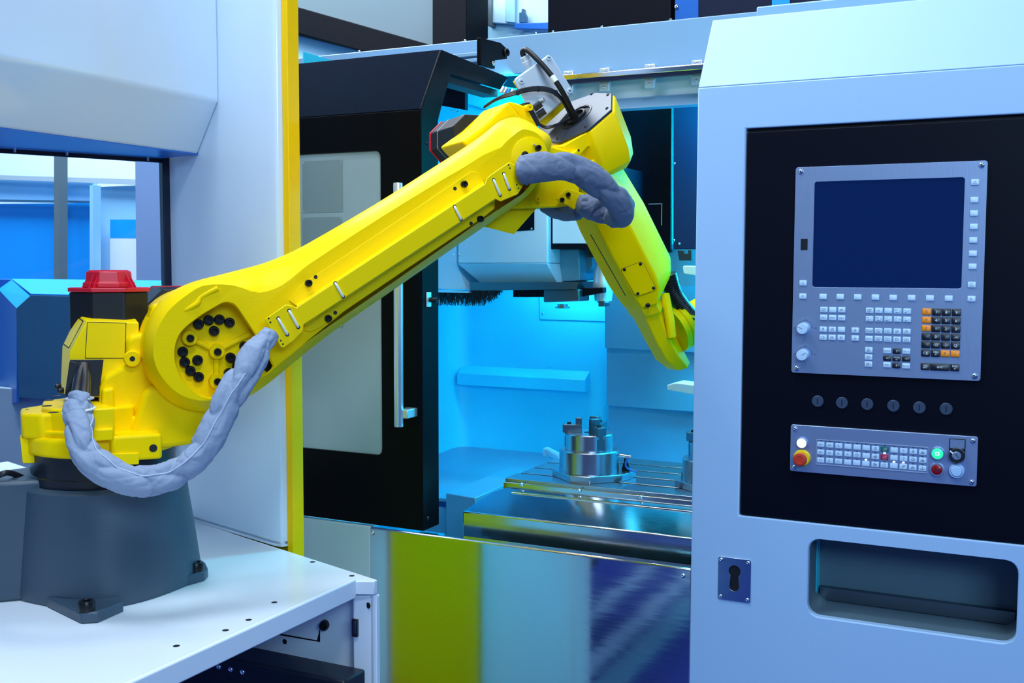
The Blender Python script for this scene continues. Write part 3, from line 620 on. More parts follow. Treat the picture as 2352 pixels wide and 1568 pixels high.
for cx, cy, tx in [(1578,361,'X'),(1577,452,'Y'),(1574,543,'Z'),(1782,823,'P'),(1892,826,'I')]: key(cu, K3(cx, cy), 'o', tx, size=.0075)
for cx, cy, tx in [(1686,366,'7'),(1793,368,'8'),(1905,371,'9'),(1682,457,'4'),(1791,459,'5'),(1901,463,'6'),(1680,547,'1'),(1789,551,'2'),(1899,553,'3'),(1571,635,''),(1677,638,'0'),(1787,642,'.'),(1897,646,'-/+'),(1568,724,''),(1893,735,'Q'),(1566,817,'CE')]:
    key(cu, K3(cx, cy), 'k', tx, size=.0085)
key(cu, K3(1676, 727), 'k', sym='back'); key(cu, K3(1784, 731), 'k', sym='cross')
key(cu, K3(1675, 820), 'k', 'DEL', 'sq', size=.0052, off=(0, 3)); key(cu, K3(1887, 978), 'k', 'END', 'sq', size=.0052, off=(0, 3))
key(cu, K3(1561, 965), 'k', 'NO\nENT', size=.0052); key(cu, K3(1722, 973), 'W', 'ENT', size=.0060)
u = K2(277, 912)
us = MB().prism(XZ(rrect(u.x, u.z, .0078, .0128, .0016), u.y-.0012), (0, .0012, 0)).build('usb_cover', 'black', cu, bevel=.0005)
def knob(cx, cy, ang):
    p = K3(cx, cy); q = p.copy()
    k = MB().lathe(p, (0, -1, 0), [(.0128, 0), (.0128, .020), (.0118, .022), (.01, .0222), (.0001, .0222)], 28).build('override_knob', 'key', cu, label='round pale override knob')
    strokes('pointer', [[(0, 0), (.0105*math.cos(R(ang)), .0105*math.sin(R(ang)))]], .0009, (p.x, p.y-.0223, p.z), 'ink', k)
    c = K3(cx+16, cy+12); c = (c.x, p.y, c.z)
    strokes('dial_scale', [arc(0, 0, .0158, 0, 270, 30), arc(0, 0, .0178, 0, 180, 20), [(.0158, 0), (.0178, 0)]], .0006, (c[0]-.001, c[1], c[2]+.003), 'ink', cu)
    for tx, dx, dz in [('100', 0, .0215), ('50', -.0225, .003), ('150', .0225, .003), ('0', 0, -.0155)]: legend(cu, tx, (c[0]+dx, c[1]-.00005, c[2]+dz), .0042)
knob(222, 545, 160); knob(218, 835, 30)

# ================================================================== OPERATOR KEYPAD
ok = thing('operator_keypad', (-.296, YP, 1.126), 'narrow brushed metal keypad with emergency stop button below the six round plugs', 'keypad')
MB().prism(XZ(rrect(-.2955, 1.1805, .1995, .0545, .005), YP-.008), (0, .0078, 0)).build('faceplate', 'brushed', ok, bevel=.0008)
for x in (-.485, -.106):
    for z in (1.135, 1.2255): screw(ok, (x, YP-.008, z), (0, -1, 0), .0056)
fx0, fx1 = K4(409, 700).x, K4(1638, 850).x; fz1, fz0 = K4(410, 617).z, K4(408, 892).z
ff = MB().holed(XZ([(fx0, fz0), (fx1, fz0), (fx1, fz1), (fx0, fz1)], YP-.0095), [XZ([(fx0+.001, fz0+.001), (fx1-.001, fz0+.001), (fx1-.001, fz1-.001), (fx0+.001, fz1-.001)], YP-.0095)], (0, .0015, 0)).build('key_field_frame', 'alu', ok)
XS = [[459,557,657,757,857,958,1060,1162,1267,1371,1477,1582],[458,556,656,756,856,957,1059,1160,1265,1370,1475,1580],[456,554,653,754,853,954,1057,1158,1263,1367,1471,1578]]
YS = [[672,680,688,695,703,711,719,727,735,743,751,760],[757,766,773,779,788,797,806,813,820,829,838,847],[845,851,859,868,875,884,893,902,908,917,926,936]]
LB = [['IV+','Z+','Y-','','','','*zig','g','','FN\n1','*man','*mach'],['X+','*wave','X-','I-','*clock','','*rot','r','','FN\n2','*home','*mach'],['Y+','Z-','IV-','','','','*rot2','*lub','','*pipe','*mach','*anchor']]
LIT = {(1, 7), (2, 5), (2, 8), (2, 9)}
for r_ in range(3):
    for c_ in range(12):
        p = K4(XS[r_][c_], YS[r_][c_]); t = LB[r_][c_]
        if t in ('g', 'r'): key(ok, p, t, sym='spin')
        elif t.startswith('*'): key(ok, p, 's', sym=t[1:], sscale=.95)
        else: key(ok, p, 's', t, size=.0064 if '\n' not in t else .0042)
        l = (r_, c_) in LIT
        MB().box((p.x-(.0022 if l else .0016), p.y-.0012, p.z+.0074), (p.x+(.0022 if l else .0016), p.y-.0002, p.z+(.0100 if l else .0090))).build('indicator', 'led' if l else 'ink', ok, bevel=.0004 if l else 0)
def button(cx, cy, ring, face, rm, fm, proud=.006, mark=None, name='push_button'):
    p = K4(cx, cy); k = ring/4.8*.00098; f_ = face/4.8*.00098
    g = MB().lathe(p, (0, -1, 0), [(k, 0), (k, proud*.7), (k*.93, proud), (f_, proud), (f_, proud*.5)], 32).build(name, rm, ok)
    MB().lathe(p, (0, -1, 0), [(f_, 0), (f_, proud*.9), (f_*.8, proud*1.2), (.0001, proud*1.25)], 28).build('lens', fm, g)
    if mark: strokes('mark', [[(-.003, -.003), (.003, -.003), (.003, .003), (-.003, .003), (-.003, -.003)], [(-.0045, .001), (-.003, .003)], [(.0045, -.001), (.003, -.003)]], .0012, (p.x, p.y-proud*1.27, p.z), mark, g)
    return g
button(250, 655, 66, 54, 'ring', 'lamp_white'); button(1745, 770, 72, 58, 'ring', 'lamp_green', mark='lamp_mark')
button(1738, 948, 73, 56, 'ring', 'lamp_red', mark='ink'); button(1957, 962, 76, 62, 'cap_blue', 'cap_blue', .010)
p = K4(252, 822)
es = MB().lathe(p, (0, -1, 0), [(.0195, 0), (.0195, .003), (.017, .0075), (.011, .0075)], 36).build('emergency_stop', 'estop_yellow', ok, label='red mushroom button on a yellow ring')
MB().lathe(p+Vector((0, -.0075, 0)), (0, -1, 0), [(.009, 0), (.009, .010), (.0148, .012), (.0150, .020), (.0135, .0225), (.009, .0235), (.0085, .0228), (.0001, .0228)], 36).build('mushroom_head', 'estop_red', es)
p = K4(1963, 672)
lp = MB().box((p.x-.0165, p.y-.0018, p.z-.022), (p.x+.0165, p.y-.0001, p.z+.0125)).build('switch_label', 'black', ok, bevel=.0008)
MB().box((p.x-.0145, p.y-.0023, p.z-.0085), (p.x+.0145, p.y-.0019, p.z+.0105)).build('label_field', 'brushed', lp)
p = K4(1960, 788)
ksw = MB().lathe(p, (0, -1, 0), [(.0165, 0), (.0165, .012), (.0148, .0145), (.0095, .0145), (.0095, .011)], 32).build('key_switch', 'black', ok, label='black round key switch')
MB().lathe(p, (0, -1, 0), [(.0094, 0), (.0094, .0145), (.008, .016), (.0001, .016)], 24).build('lock_barrel', 'ring', ksw)
strokes('pointer', [[(-.013, .009), (-.006, .004)]], .003, (p.x, p.y-.0147, p.z), 'ink_white', ksw)
strokes('key_slot', [[(-.002, .004), (.004, -.004)]], .0016, (p.x, p.y-.0162, p.z), 'ink', ksw)

# ================================================================== ROBOT PLATFORM
ZP = .931
pf = thing('robot_platform', (-1.6, 1.6, 0), 'glossy white steel platform carrying the yellow robot', 'platform')
wq = lambda t: Vector((-1.591, 2.003, 0))+Vector((-.957, .290, 0))*t          # line of the guard wall base
cor = oZ(867, 1331, ZP); lipe = oZ(812, 1334, ZP)
lip0 = Vector((lipe.x-.004, .55, ZP))
back = wq(1.6)
top = [Vector((lip0.x, .55, ZP)), Vector((lipe.x, lipe.y, ZP)), Vector((cor.x, cor.y-.012, ZP)), Vector((cor.x, cor.y, ZP)), Vector((back.x, back.y+.02, ZP)), Vector((-3.4, .55, ZP))]
MB().prism(top, (0, 0, -.03)).build('table_top', 'white', pf, bevel=.002)
# folded lip
d = (lipe-lip0).normalized()
l0 = Vector((lip0.x, .55, 0)); l1_ = Vector((lipe.x, lipe.y-.004, 0))
MB().prism([l0+Vector((0, 0, ZP-.034)), l0+Vector((.010, 0, ZP-.034)), l0+Vector((.010, 0, ZP+.006)), l0+Vector((0, 0, ZP+.008))], l1_-l0).build('table_lip', 'white', pf, bevel=.003, seg=3)
for x, y in [(718, 1290), (630, 1383), (571, 1423), (518, 1447), (405, 1483), (808, 1322)]:
    hole(pf, oZ(x, y, ZP)-Vector((0, 0, .0002)), (0, 0, 1), .0062)
# back apron (faces the machine) and corner column
a0 = Vector((cor.x, cor.y, 0)); a1 = Vector((back.x, back.y, 0)); dn = Vector((.290, .957, 0))
MB().prism([a0+Vector((0, 0, ZP-.031)), a1+Vector((0, 0, ZP-.031)), a1+Vector((0, 0, .05)), a0+Vector((0, 0, .05))], dn*-.012).build('back_apron', 'white', pf)
cx0, cx1 = oY(812, 1450, 1.868).x, cor.x
MB().prism([(cx0, 1.868, .05), (cx1, 1.882, .05), (cx1, 1.898, .05), (cx0+.004, 1.91, .05), (cx0-.004, 1.90, .05), (cx0-.004, 1.873, .05)], (0, 0, ZP-.034-.05)).build('corner_column', 'white', pf, bevel=.004)
# latch window in the column and round hole
q = oY(813, 1440, 1.867)
lt = MB().box((q.x-.003, 1.862, q.z-.019), (q.x+.011, 1.869, q.z+.019)).build('latch', 'black', pf, bevel=.001)
MB().box((q.x+.002, 1.860, q.z-.012), (q.x+.009, 1.8625, q.z+.016)).build('latch_tongue', 'steel_dark', lt, bevel=.001)
hole(pf, oY(846, 1390, 1.8755), (-.2, -1, 0), .0065)
# recessed panel below the table with bent slot, knob, holes
YR = 1.90
MB().box((-2.6, YR, .05), (cx0, YR+.01, ZP-.031)).build('under_panel', 'white', pf)
sl = pY([(560, 1438), (618, 1450), (728, 1470), (735, 1441), (735, 1474), (616, 1454), (560, 1442)], YR-.0006)
MB().prism(sl, (0, .0006, 0)).build('bent_slot', 'gap', pf, smooth=0)
kb = oY(747, 1433, YR)
bolt(pf, kb, (.35, -1, 0), .011, .016, 'panel_knob')
hole(pf, oY(654, 1473, YR), (0, -1, 0), .006); hole(pf, oY(786, 1383, YR), (0, -1, 0), .0016)
# base frame rails on the floor
for xc, hw, m in [(-1.76, .03, 'pale'), (-1.535, .035, 'pale'), (-1.395, .05, 'cover_steel')]:
    MB().box((xc-hw, -.6, .0005), (xc+hw, 1.72, .03)).build('base_rail', m, pf, bevel=.003)
# black transport rail with bolts
zr1 = oY(640, 1524, 1.80).z
rk = MB().box((-2.6, 1.78, zr1-.12), (-1.25, 1.86, zr1)).build('transport_rail', 'rail_black', pf, bevel=.006)
for x, y in [(503, 1531), (530, 1537), (557, 1543)]: screw(rk, oY(x, y, 1.78), (0, -1, 0), .0065)
for x, y in [(468, 1525), (476, 1526)]: screw(rk, oY(x, y, 1.78), (0, -1, 0), .003)

# ================================================================== GUARD ENCLOSURE
ge = thing('guard_enclosure', (-1.7, 2.05, ZP), 'white guard enclosure with yellow edge strip, overhanging beam and glass window', 'enclosure')
W0 = wq(0); W1 = wq(.475); n2 = Vector((.290, .957, 0))
wn = Vector((-.290, -.957, 0))
def oW(x, y, off=0): return onP(x, y, (-.290, -.957, 0), Vector((-.290, -.957, 0)).dot(W0)+off)
zb0 = ZP+.001
# wall panel: rounded front edge toward the camera-right
ep = [wq(.48), wq(.02), W0+Vector((.006, .004, 0)), W0+Vector((.012, .016, 0)), W0+n2*.034+Vector((.006, 0, 0)), wq(.48)+n2*.034]
MB().prism([p+Vector((0, 0, zb0)) for p in ep], (0, 0, .012)).build('wall_foot', 'white_soft', ge)
MB().prism([p+Vector((0, 0, zb0)) for p in ep], (0, 0, 1.9)).build('wall_panel', 'white_soft', ge, bevel=.006, seg=3)
yp = [W0+n2*.035+Vector((-.255, .077, 0)), W0+n2*.035+Vector((.005, -.001, 0)), W0+Vector((.0135, .016, 0)), W0+Vector((.034, .011, 0)), W0+n2*.052+Vector((.022, 0, 0)), W0+n2*.052+Vector((-.255, .077, 0))]
MB().prism([p+Vector((0, 0, .05)) for p in yp], (0, 0, 2.78)).build('edge_strip', 'yellow_strip', ge, bevel=.0015)
# beam running toward the camera, bevelled underside
P1 = oW(503, 232); P2_ = oW(455, 355)
Lb = 1.45; T = 2.75
b = MB(); sec = [P1, Vector((P1.x, P1.y, T)), Vector((P1.x-.45, P1.y+.13, T)), Vector((P2_.x-.30, P2_.y+.09, P2_.z)), P2_]
b.loft([sec, [Vector((p.x-.012, P1.y-Lb, p.z)) for p in sec]])
b.build('overhead_beam', 'white_soft', ge, bevel=.008, seg=3)
# window: dark frame post, pane, gasket
wd = Vector((.449, .893, 0)).normalized(); q0 = oW(389, 368)
zt_w = q0.z
wnrm = Vector((wd.y, -wd.x, 0))
fp = [q0+wd*.004-wnrm*.0, q0-wd*.018, q0-wd*.018-wnrm*.03, q0+wd*.004-wnrm*.03]
MB().prism([Vector((p.x, p.y, zb0)) for p in fp], (0, 0, zt_w-zb0+.015)).build('window_post', 'dark_navy', ge, bevel=.002)
g0 = q0-wd*.014-wnrm*.012; g1 = g0-wd*1.3
MB().prism([Vector((g0.x, g0.y, zb0)), Vector((g1.x, g1.y, zb0)), Vector((g1.x, g1.y, zt_w-.004)), Vector((g0.x, g0.y, zt_w-.004))], wnrm*-.005).build('window_pane', 'glass', ge, smooth=0)
MB().prism([Vector((g0.x, g0.y, zt_w-.006)), Vector((g1.x, g1.y, zt_w-.006)), Vector((g1.x, g1.y, zt_w+.004)), Vector((g0.x, g0.y, zt_w+.004))], wnrm*-.012).build('window_gasket', 'dark_navy', ge)
for px in (30, 152, 336):
    t = Vector((ray(px, 345).x, ray(px, 345).y))
    # clip position on the gasket line
    best = min((abs((onP(px, 345, wnrm, wnrm.dot(g0))-(g0-wd*s*.01)).length), s) for s in range(130))
    c = g0-wd*best[1]*.01; MB().cyl((c.x+wnrm.x*.006, c.y+wnrm.y*.006, zt_w-.004), (c.x+wnrm.x*.006, c.y+wnrm.y*.006, zt_w+.013), .004, seg=12).build('glass_clip', 'chrome', ge)
# soffit closing beam to the window
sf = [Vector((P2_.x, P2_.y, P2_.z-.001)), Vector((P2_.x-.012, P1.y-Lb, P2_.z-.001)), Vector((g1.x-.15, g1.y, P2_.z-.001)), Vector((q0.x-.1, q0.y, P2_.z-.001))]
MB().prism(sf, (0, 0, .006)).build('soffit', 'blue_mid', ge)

# ================================================================== BACKGROUND
def bgthing(name, pts, Y, dep, m, label, cat, kind=None):
    return MB().prism(pY(pts, Y), (0, dep, 0)).build(name, m, None, label=label, cat=cat, kind=kind, bevel=.004)
# blue bench behind the window: block with chamfered corner
bt = thing('blue_machine', (-3.6, 3.3, 0), 'steel blue machine block with bright blue top behind the window glass', 'machine')
YK = 3.0
f1 = pY([(-60, 690), (38, 708), (70, 681), (420, 681), (420, 905), (130, 915), (-60, 934)], YK)
zt_b = oY(250, 681, YK).z
fx = oY(70, 681, YK).x; fx0 = oY(36, 708, YK).x
zlow = oY(100, 918, YK).z; qc_z = oY(27, 642, YK+.35).z; qc_x = oY(27, 642, YK+.35).x
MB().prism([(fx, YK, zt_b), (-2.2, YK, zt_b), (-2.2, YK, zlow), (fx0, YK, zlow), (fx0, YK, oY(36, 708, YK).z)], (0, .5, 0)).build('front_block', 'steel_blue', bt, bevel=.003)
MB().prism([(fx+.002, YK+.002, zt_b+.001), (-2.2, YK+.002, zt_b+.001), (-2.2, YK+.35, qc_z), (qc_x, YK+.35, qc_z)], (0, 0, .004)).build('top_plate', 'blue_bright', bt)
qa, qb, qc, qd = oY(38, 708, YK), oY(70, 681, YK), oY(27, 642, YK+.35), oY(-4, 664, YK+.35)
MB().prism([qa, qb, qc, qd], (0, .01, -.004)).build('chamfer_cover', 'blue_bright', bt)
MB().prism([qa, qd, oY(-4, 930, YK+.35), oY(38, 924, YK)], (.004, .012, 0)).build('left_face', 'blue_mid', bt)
ql = oY(-200, 664, YK+.36)
MB().prism([Vector((ql.x, YK+.36, zlow)), Vector((qd.x+.02, YK+.36, zlow)), Vector((qc.x, YK+.36, qc.z)), Vector((ql.x, YK+.36, qc.z))], (0, .14, 0)).build('rear_block', 'blue_mid', bt)
MB().box((-4.8, YK+.08, 0), (-2.1, YK+.12, zlow+.02)).build('lower_panel', 'grey_paint', bt)
# booth wall seen through the window
bo = thing('booth_partition', (-5, 4.6, 0), 'white and bright blue booth partition with grey posts seen through the window', 'partition')
YQ = 4.6
def bp_(name, pts, Y, dep, m): return MB().prism(pY(pts, Y), (0, dep, 0)).build(name, m, bo)
bp_('back_panel', [(-260, 250), (345, 250), (345, 720), (-260, 720)], YQ+.3, .05, 'hall_white')
bp_('blue_panel', [(-200, 470), (206, 466), (206, 660), (-200, 660)], YQ, .04, 'blue_bright')
bp_('cyan_panel', [(212, 430), (318, 425), (318, 660), (212, 660)], YQ+.1, .04, 'hall_cyan')
bp_('cyan_panel', [(-200, 405), (212, 415), (212, 462), (-200, 455)], YQ+.1, .04, 'hall_cyan')
bp_('blue_stripe', [(253, 504), (330, 504), (330, 546), (253, 546)], YQ+.02, .03, 'blue_bright')
bp_('white_panel', [(253, 548), (330, 548), (330, 660), (253, 660)], YQ+.02, .03, 'hall_white')
bp_('post', [(124, 350), (136, 350), (136, 660), (124, 660)], YQ-.15, .06, 'hall_grey')
bp_('post', [(206, 425), (213, 425), (213, 660), (206, 660)], YQ-.1, .06, 'hall_cyan')
bp_('crossbar', [(-200, 455), (206, 461), (206, 466), (-200, 460)], YQ-.05, .04, 'steel_blue')
bp_('crossbar', [(-200, 396), (320, 412), (320, 424), (-200, 405)], YQ+.05, .04, 'grey_paint')
MB().prism(pY([(310, 330), (372, 330), (372, 720), (314, 720)], 4.2), (0, .03, 0)).build('grey_column', 'column_blue', None, label='plain grey blue column standing behind the window edge', cat='column')
# far machine at top centre
fm = thing('far_machine', (-2.6, 5.2, 0), 'pale grey machine with black diagonal beam and black column above the sliding door', 'machine')
def fm_(name, pts, Y, dep, m): return MB().prism(pY(pts, Y), (0, dep, 0)).build(name, m, fm, bevel=.004)
fm_('grey_panel', [(600, -60), (1000, -60), (1000, 120), (600, 120)], 5.3, .05, 'hall_grey')
fm_('blue_panel', [(600, 60), (1000, 160), (1000, 260), (600, 260)], 5.2, .05, 'hall_cyan')
fm_('diagonal_beam', [(600, -12), (655, 8), (1000, 106), (1000, 150), (880, 130), (655, 68), (600, 52)], 5.1, .15, 'hall_dark')
fm_('column', [(993, -60), (1071, -60), (1071, 200), (993, 200)], 5.0, .25, 'hall_dark')
fw = thing('far_cabinet', (-1.9, 5.4, 0), 'light blue cabinet with white framed window beyond the top rail', 'cabinet')
def fw_(name, pts, Y, dep, m): return MB().prism(pY(pts, Y), (0, dep, 0)).build(name, m, fw, bevel=.003)
fw_('back_panel', [(1071, -60), (1300, -60), (1300, 200), (1071, 200)], 5.4, .05, 'hall_cyan')
fw_('frame', [(1120, -60), (1130, -60), (1130, 60), (1120, 60)], 5.35, .05, 'hall_grey')
fw_('pane', [(1131, -60), (1300, -60), (1300, 62), (1131, 52)], 5.36, .03, 'inner_white')
fw_('inner_post', [(1160, -60), (1183, -60), (1183, 52), (1160, 50)], 5.34, .02, 'hall_cyan')
fw_('blue_shelf', [(1181, 53), (1300, 50), (1300, 68), (1181, 66)], 5.3, .04, 'blue_mid')
fw_('small_unit', [(1192, 28), (1197, 28), (1198, 20), (1203, 20), (1204, 28), (1208, 38), (1208, 52), (1192, 52)], 5.31, .03, 'steel_blue')
bx = MB().prism(pY([(1258, -60), (1541, -60), (1541, 136), (1258, 136)], 3.46), (0, .3, 0)).build('electrical_cabinet', 'panel_black', None, label='flat black cabinet standing behind the top rail', cat='cabinet', bevel=.003)
bz = thing('blue_cabinet', (-.9, 3.5, 0), 'dark blue cabinet with a bright blue stripe behind the hood', 'cabinet')
MB().prism(pY([(1549, -60), (1900, -60), (1900, 136), (1549, 136)], 3.46), (0, .3, 0)).build('body', 'dark_navy', bz, bevel=.003)
MB().prism(pY([(1773, -60), (1814, -60), (1814, 60), (1773, 60)], 3.455), (0, .004, 0)).build('stripe', 'blue_bright', bz)
MB().prism(pY([(1551, -60), (1604, -60), (1604, 100), (1551, 100)], 3.457), (0, .002, 0)).build('stripe', 'blue_mid', bz)
screw(bz, oY(1554, 16, 3.455), (0, -1, 0), .008)

# ================================================================== ROBOT
BX, BY = -1.74, 1.62
B0 = Vector((BX, BY, ZP)); AZ = R(50); RA = Vector((math.cos(AZ), math.sin(AZ), 0)); RN = Vector((math.sin(AZ), -math.cos(AZ), 0)); UP = Vector((0, 0, 1))
def oN(x, y, n): return onP(x, y, RN, RN.dot(Vector((BX, BY, 0)))+n)
def pN(pts, n): return [oN(x, y, n) for x, y in pts]
rb_ = thing('industrial_robot', B0, 'yellow six axis industrial robot arm on a grey cast pedestal reaching into the machine', 'robot')
# ---- pedestal
def supr(c, h, e, z, n=48, skew=0):
    out = []
    for k in range(n):
        a = 2*math.pi*k/n; ca, sa = math.cos(a), math.sin(a)
        r = 1/((abs(ca)**e+abs(sa)**e)**(1/e)); out.append(Vector((c.x+h*r*ca, c.y+h*r*sa, z)))
    return out
zpt = oN(290, 1132, .16).z
b = MB(); secs = []
for k in range(11):
    t = k/10; secs.append(supr(B0, .176-.010*t, 2.7-.7*min(1, t*1.15), ZP+.012+(zpt-ZP-.012)*t))
secs.append(supr(B0, .158, 2.0, zpt+.006)); secs.append(supr(B0, .12, 2.0, zpt+.007))
b.loft([supr(B0, .173, 2.7, ZP+.0005)]+secs)
ped = b.build('pedestal', 'grey_cast', rb_, smooth=50)
# feet
def foot(pts, tops):
    MB().loft([pZ(pts, ZP+.0005), [p+UP*.021 for p in pZ(pts, ZP+.0005)]]).build('foot', 'grey_cast', ped, bevel=.003)
foot([(108, 1394), (187, 1433), (226, 1430), (284, 1404), (225, 1330), (150, 1330)], None)
foot([(402, 1353), (470, 1334), (478, 1326), (472, 1312), (428, 1290), (380, 1300)], None)
foot([(-120, 1330), (0, 1354), (22, 1352), (40, 1320), (-30, 1290)], None)
for x, y in [(199, 1401), (451, 1310)]:
    bolt(ped, oZ(x, y, ZP+.0215), UP, .0155, .019, 'foot_bolt')
# connector block on the pedestal's left
cb = oN(60, 1110, .0)
MB().prism([B0+RA*a+RN*n+UP*.0005 for a, n in [(-.12, .075), (-.27, .06), (-.29, -.02), (-.12, -.10)]], UP*(oN(60, 1095, .03).z-ZP)).build('connector_block', 'grey_cast', ped, bevel=.008)
cbl = catmull([oN(-60, 1120, .02), oN(0, 1090, .05), oN(24, 1086, .04), oN(60, 1100, 0)], 14)
MB().tube(cbl, .006, 10).build('power_cable', 'black', ped)
# ---- turntable ring
zr0, zr1_ = zpt+.004, oN(250, 1045, .14).z
MB().lathe(Vector((BX, BY, zr0)), UP, [(.130, 0), (.146, .001), (.146, .02), (.143, .022), (.143, zr1_-zr0)], 64).build('turntable_ring', 'black_ring', rb_)
# ---- turret casting
zd0 = oN(250, 1050, .15).z-.004; zd1 = oN(300, 1000, .15).z-.004
b = MB(); b.lathe(Vector((BX, BY, zd0)), UP, [(.12, 0), (.140, .0), (.153, .006), (.153, zd1-zd0-.006), (.148, zd1-zd0), (.05, zd1-zd0)], 64)
tur = b.build('turret', 'yellow_cast', rb_, bevel=.003)
def blk(name, pts_n, z0, z1, m='yellow_cast', parent=None, bev=.006):
    return MB().prism([Vector((BX, BY, z0))+RA*a+RN*n for a, n in pts_n], UP*(z1-z0)).build(name, m, parent or tur, bevel=bev, seg=3)
aL = lambda x, y, n: (oN(x, y, n)-B0).dot(RA)
# front bearing block with tapped hole
fa0, fa1 = aL(232, 1010, .175), aL(372, 1010, .175)
blk('front_block', [(fa0, .08), (fa1, .08), (fa1, .174), (fa0+.02, .174)], zd0-.002, oN(300, 1000, .174).z)
hole(tur, oN(352, 1029, .1745), RN, .0078)
# step block between, hanging plate
blk('front_step', [(aL(215, 1000, .2), .08), (aL(262, 1000, .2), .08), (aL(262, 1000, .2), .182), (aL(215, 1000, .2), .182)], oN(260, 1010, .18).z, oN(240, 985, .18).z, bev=.003)
hp = MB().prism(pN([(215, 1042), (320, 1041), (319, 1066), (262, 1068), (215, 1052)], .18), RN*-.02).build('stop_plate', 'yellow_sheet', tur, bevel=.001)
# left lug with hanging stop
la = aL(48, 940, .0); lb2 = aL(110, 940, .05)
blk('left_lug', [(-.155, .055), (-.12, .085), (-.07, .08), (-.07, -.06), (-.12, -.07), (-.158, -.03)], oN(60, 1008, .06).z, oN(60, 948, .05).z)
MB().prism(pN([(46, 1005), (90, 1012), (88, 1063), (52, 1064)], .05), RN*-.05).build('left_stop', 'yellow_sheet', tur, bevel=.0015)
blk('bolt_flange', [(-.125, .075), (-.07, .12), (-.04, -.03), (-.115, -.05)], zd1-.002, zd1+.013, bev=.004)
zdk = oN(150, 938, .09).z
blk('upper_deck', [(-.118, .045), (-.10, .085), (-.055, .115), (.0, .115), (.05, .10), (.08, .0), (.04, -.10), (-.06, -.11), (-.115, -.06)], zd1-.002, zdk, bev=.005)
for x, y in [(112, 919), (108, 932), (123, 947), (132, 909)]: hole(tur, oZ(x, y, zdk+.0002), UP, .0095)
for x, y in [(62, 942), (68, 955)]: hole(tur, oN(x, y, .02)+UP*.002, UP, .004)
# covers plate carrying the sleeve
blk('sleeve_plate', [(-.075, .03), (-.012, .03), (.012, .168), (-.055, .168)], oN(235, 1006, .168).z, zdk+.006, 'yellow_sheet', bev=.003)
for x, y in [(205, 919), (209, 933), (213, 946)]: hole(tur, oZ(x, y, zdk+.0062), UP, .003)
# web bracket under the shoulder
wb1 = [(228, 985), (230, 890), (240, 866), (283, 842), (293, 826), (291, 790), (297, 773), (332, 765), (352, 700), (470, 690), (560, 800), (540, 900), (482, 945), (482, 985)]
MB().prism(pN(wb1, .075), RN*-.075).build('shoulder_bracket', 'yellow_cast', tur, bevel=.008, seg=3)
MB().prism(pN([(233, 985), (235, 895), (262, 890), (264, 985)], .10), RN*-.05).build('bracket_lug', 'yellow_cast', tur, bevel=.006, seg=3)
MB().prism(pN([(300, 1000), (330, 905), (365, 880), (440, 930), (486, 940), (483, 990), (440, 1022), (372, 1030)], .12), RN*-.14).build('shoulder_web', 'yellow_cast', tur, bevel=.010, seg=3)
MB().prism(pN([(268, 975), (272, 950), (305, 955), (350, 975), (370, 990), (372, 1000), (268, 1000)], .10), RN*-.08).build('shoulder_web_toe', 'yellow_cast', tur, bevel=.008, seg=3)
bs_ = oN(303, 823, .075)
MB().lathe(bs_, RN, [(.0165, 0), (.0165, .010), (.015, .012), (.0055, .012), (.005, .004), (.0001, .004)], 28).build('lifting_boss', 'yellow_cast', tur)
hole(tur, bs_+RN*.0105, RN, .0056)
for x, y in [(289, 986), (313, 985)]: bolt(tur, oZ(x, y, oN(300, 1000, .174).z), UP, .0105, .006)
# shoulder gearbox drum behind the arm
hub = oN(470, 803, .10)
MB().lathe(hub-RN*.22, RN, [(.10, 0), (.125, .02), (.125, .20), (.118, .22)], 56).build('shoulder_drum', 'yellow_cast', tur)
# ---- J1 motor
m1 = oN(252, 700, -.055)
def octo(c, r, z, rot=22.5): return [Vector((c.x+r*math.cos(R(rot+45*k)), c.y+r*math.sin(R(rot+45*k)), z)) for k in range(8)]
zf1 = oN(252, 672, .04).z; mo = MB().loft([octo(m1, .084, zd1), octo(m1, .084, zf1)]).build('base_motor', 'motor_black', rb_, bevel=.003)
MB().loft([octo(m1, .087, zf1+.0005), octo(m1, .087, zf1+.009)]).build('motor_cap_flange', 'red', mo, bevel=.0015)
MB().loft([octo(m1, .056, zf1+.0095), octo(m1, .056, zf1+.02), octo(m1, .050, zf1+.02), octo(m1, .048, zf1+.042), octo(m1, .040, zf1+.046)]).build('motor_cap', 'red', mo, bevel=.002)
cc_ = Vector((m1.x, m1.y, zf1+.009))
for k in range(4):
    a = R(45*2*k+12); u = Vector((math.cos(a), math.sin(a), 0)); v = Vector((-u.y, u.x, 0))
    MB().prism([cc_+u*.044+v*.007, cc_+u*.062+v*.007, cc_+u*.044+v*.007+UP*.03], v*-.003).build('cap_rib', 'red', mo)
    MB().prism([cc_+u*.044-v*.004, cc_+u*.062-v*.004, cc_+u*.044-v*.004+UP*.03], v*-.003).build('cap_rib', 'red', mo)
# ---- J2 motor
def octN(c, r, n, rot=22.5): return [c+RN*n+RA*(r*math.cos(R(rot+45*k)))+UP*(r*math.sin(R(rot+45*k))) for k in range(8)]
m2 = oN(400, 742, -.20)
m2o = MB().loft([octN(m2, .088, -.13), octN(m2, .088, .10)]).build('shoulder_motor', 'motor_black', rb_, bevel=.003)
MB().loft([octN(m2, .091, -.145), octN(m2, .091, -.131)]).build('motor_flange', 'red', m2o, bevel=.001)
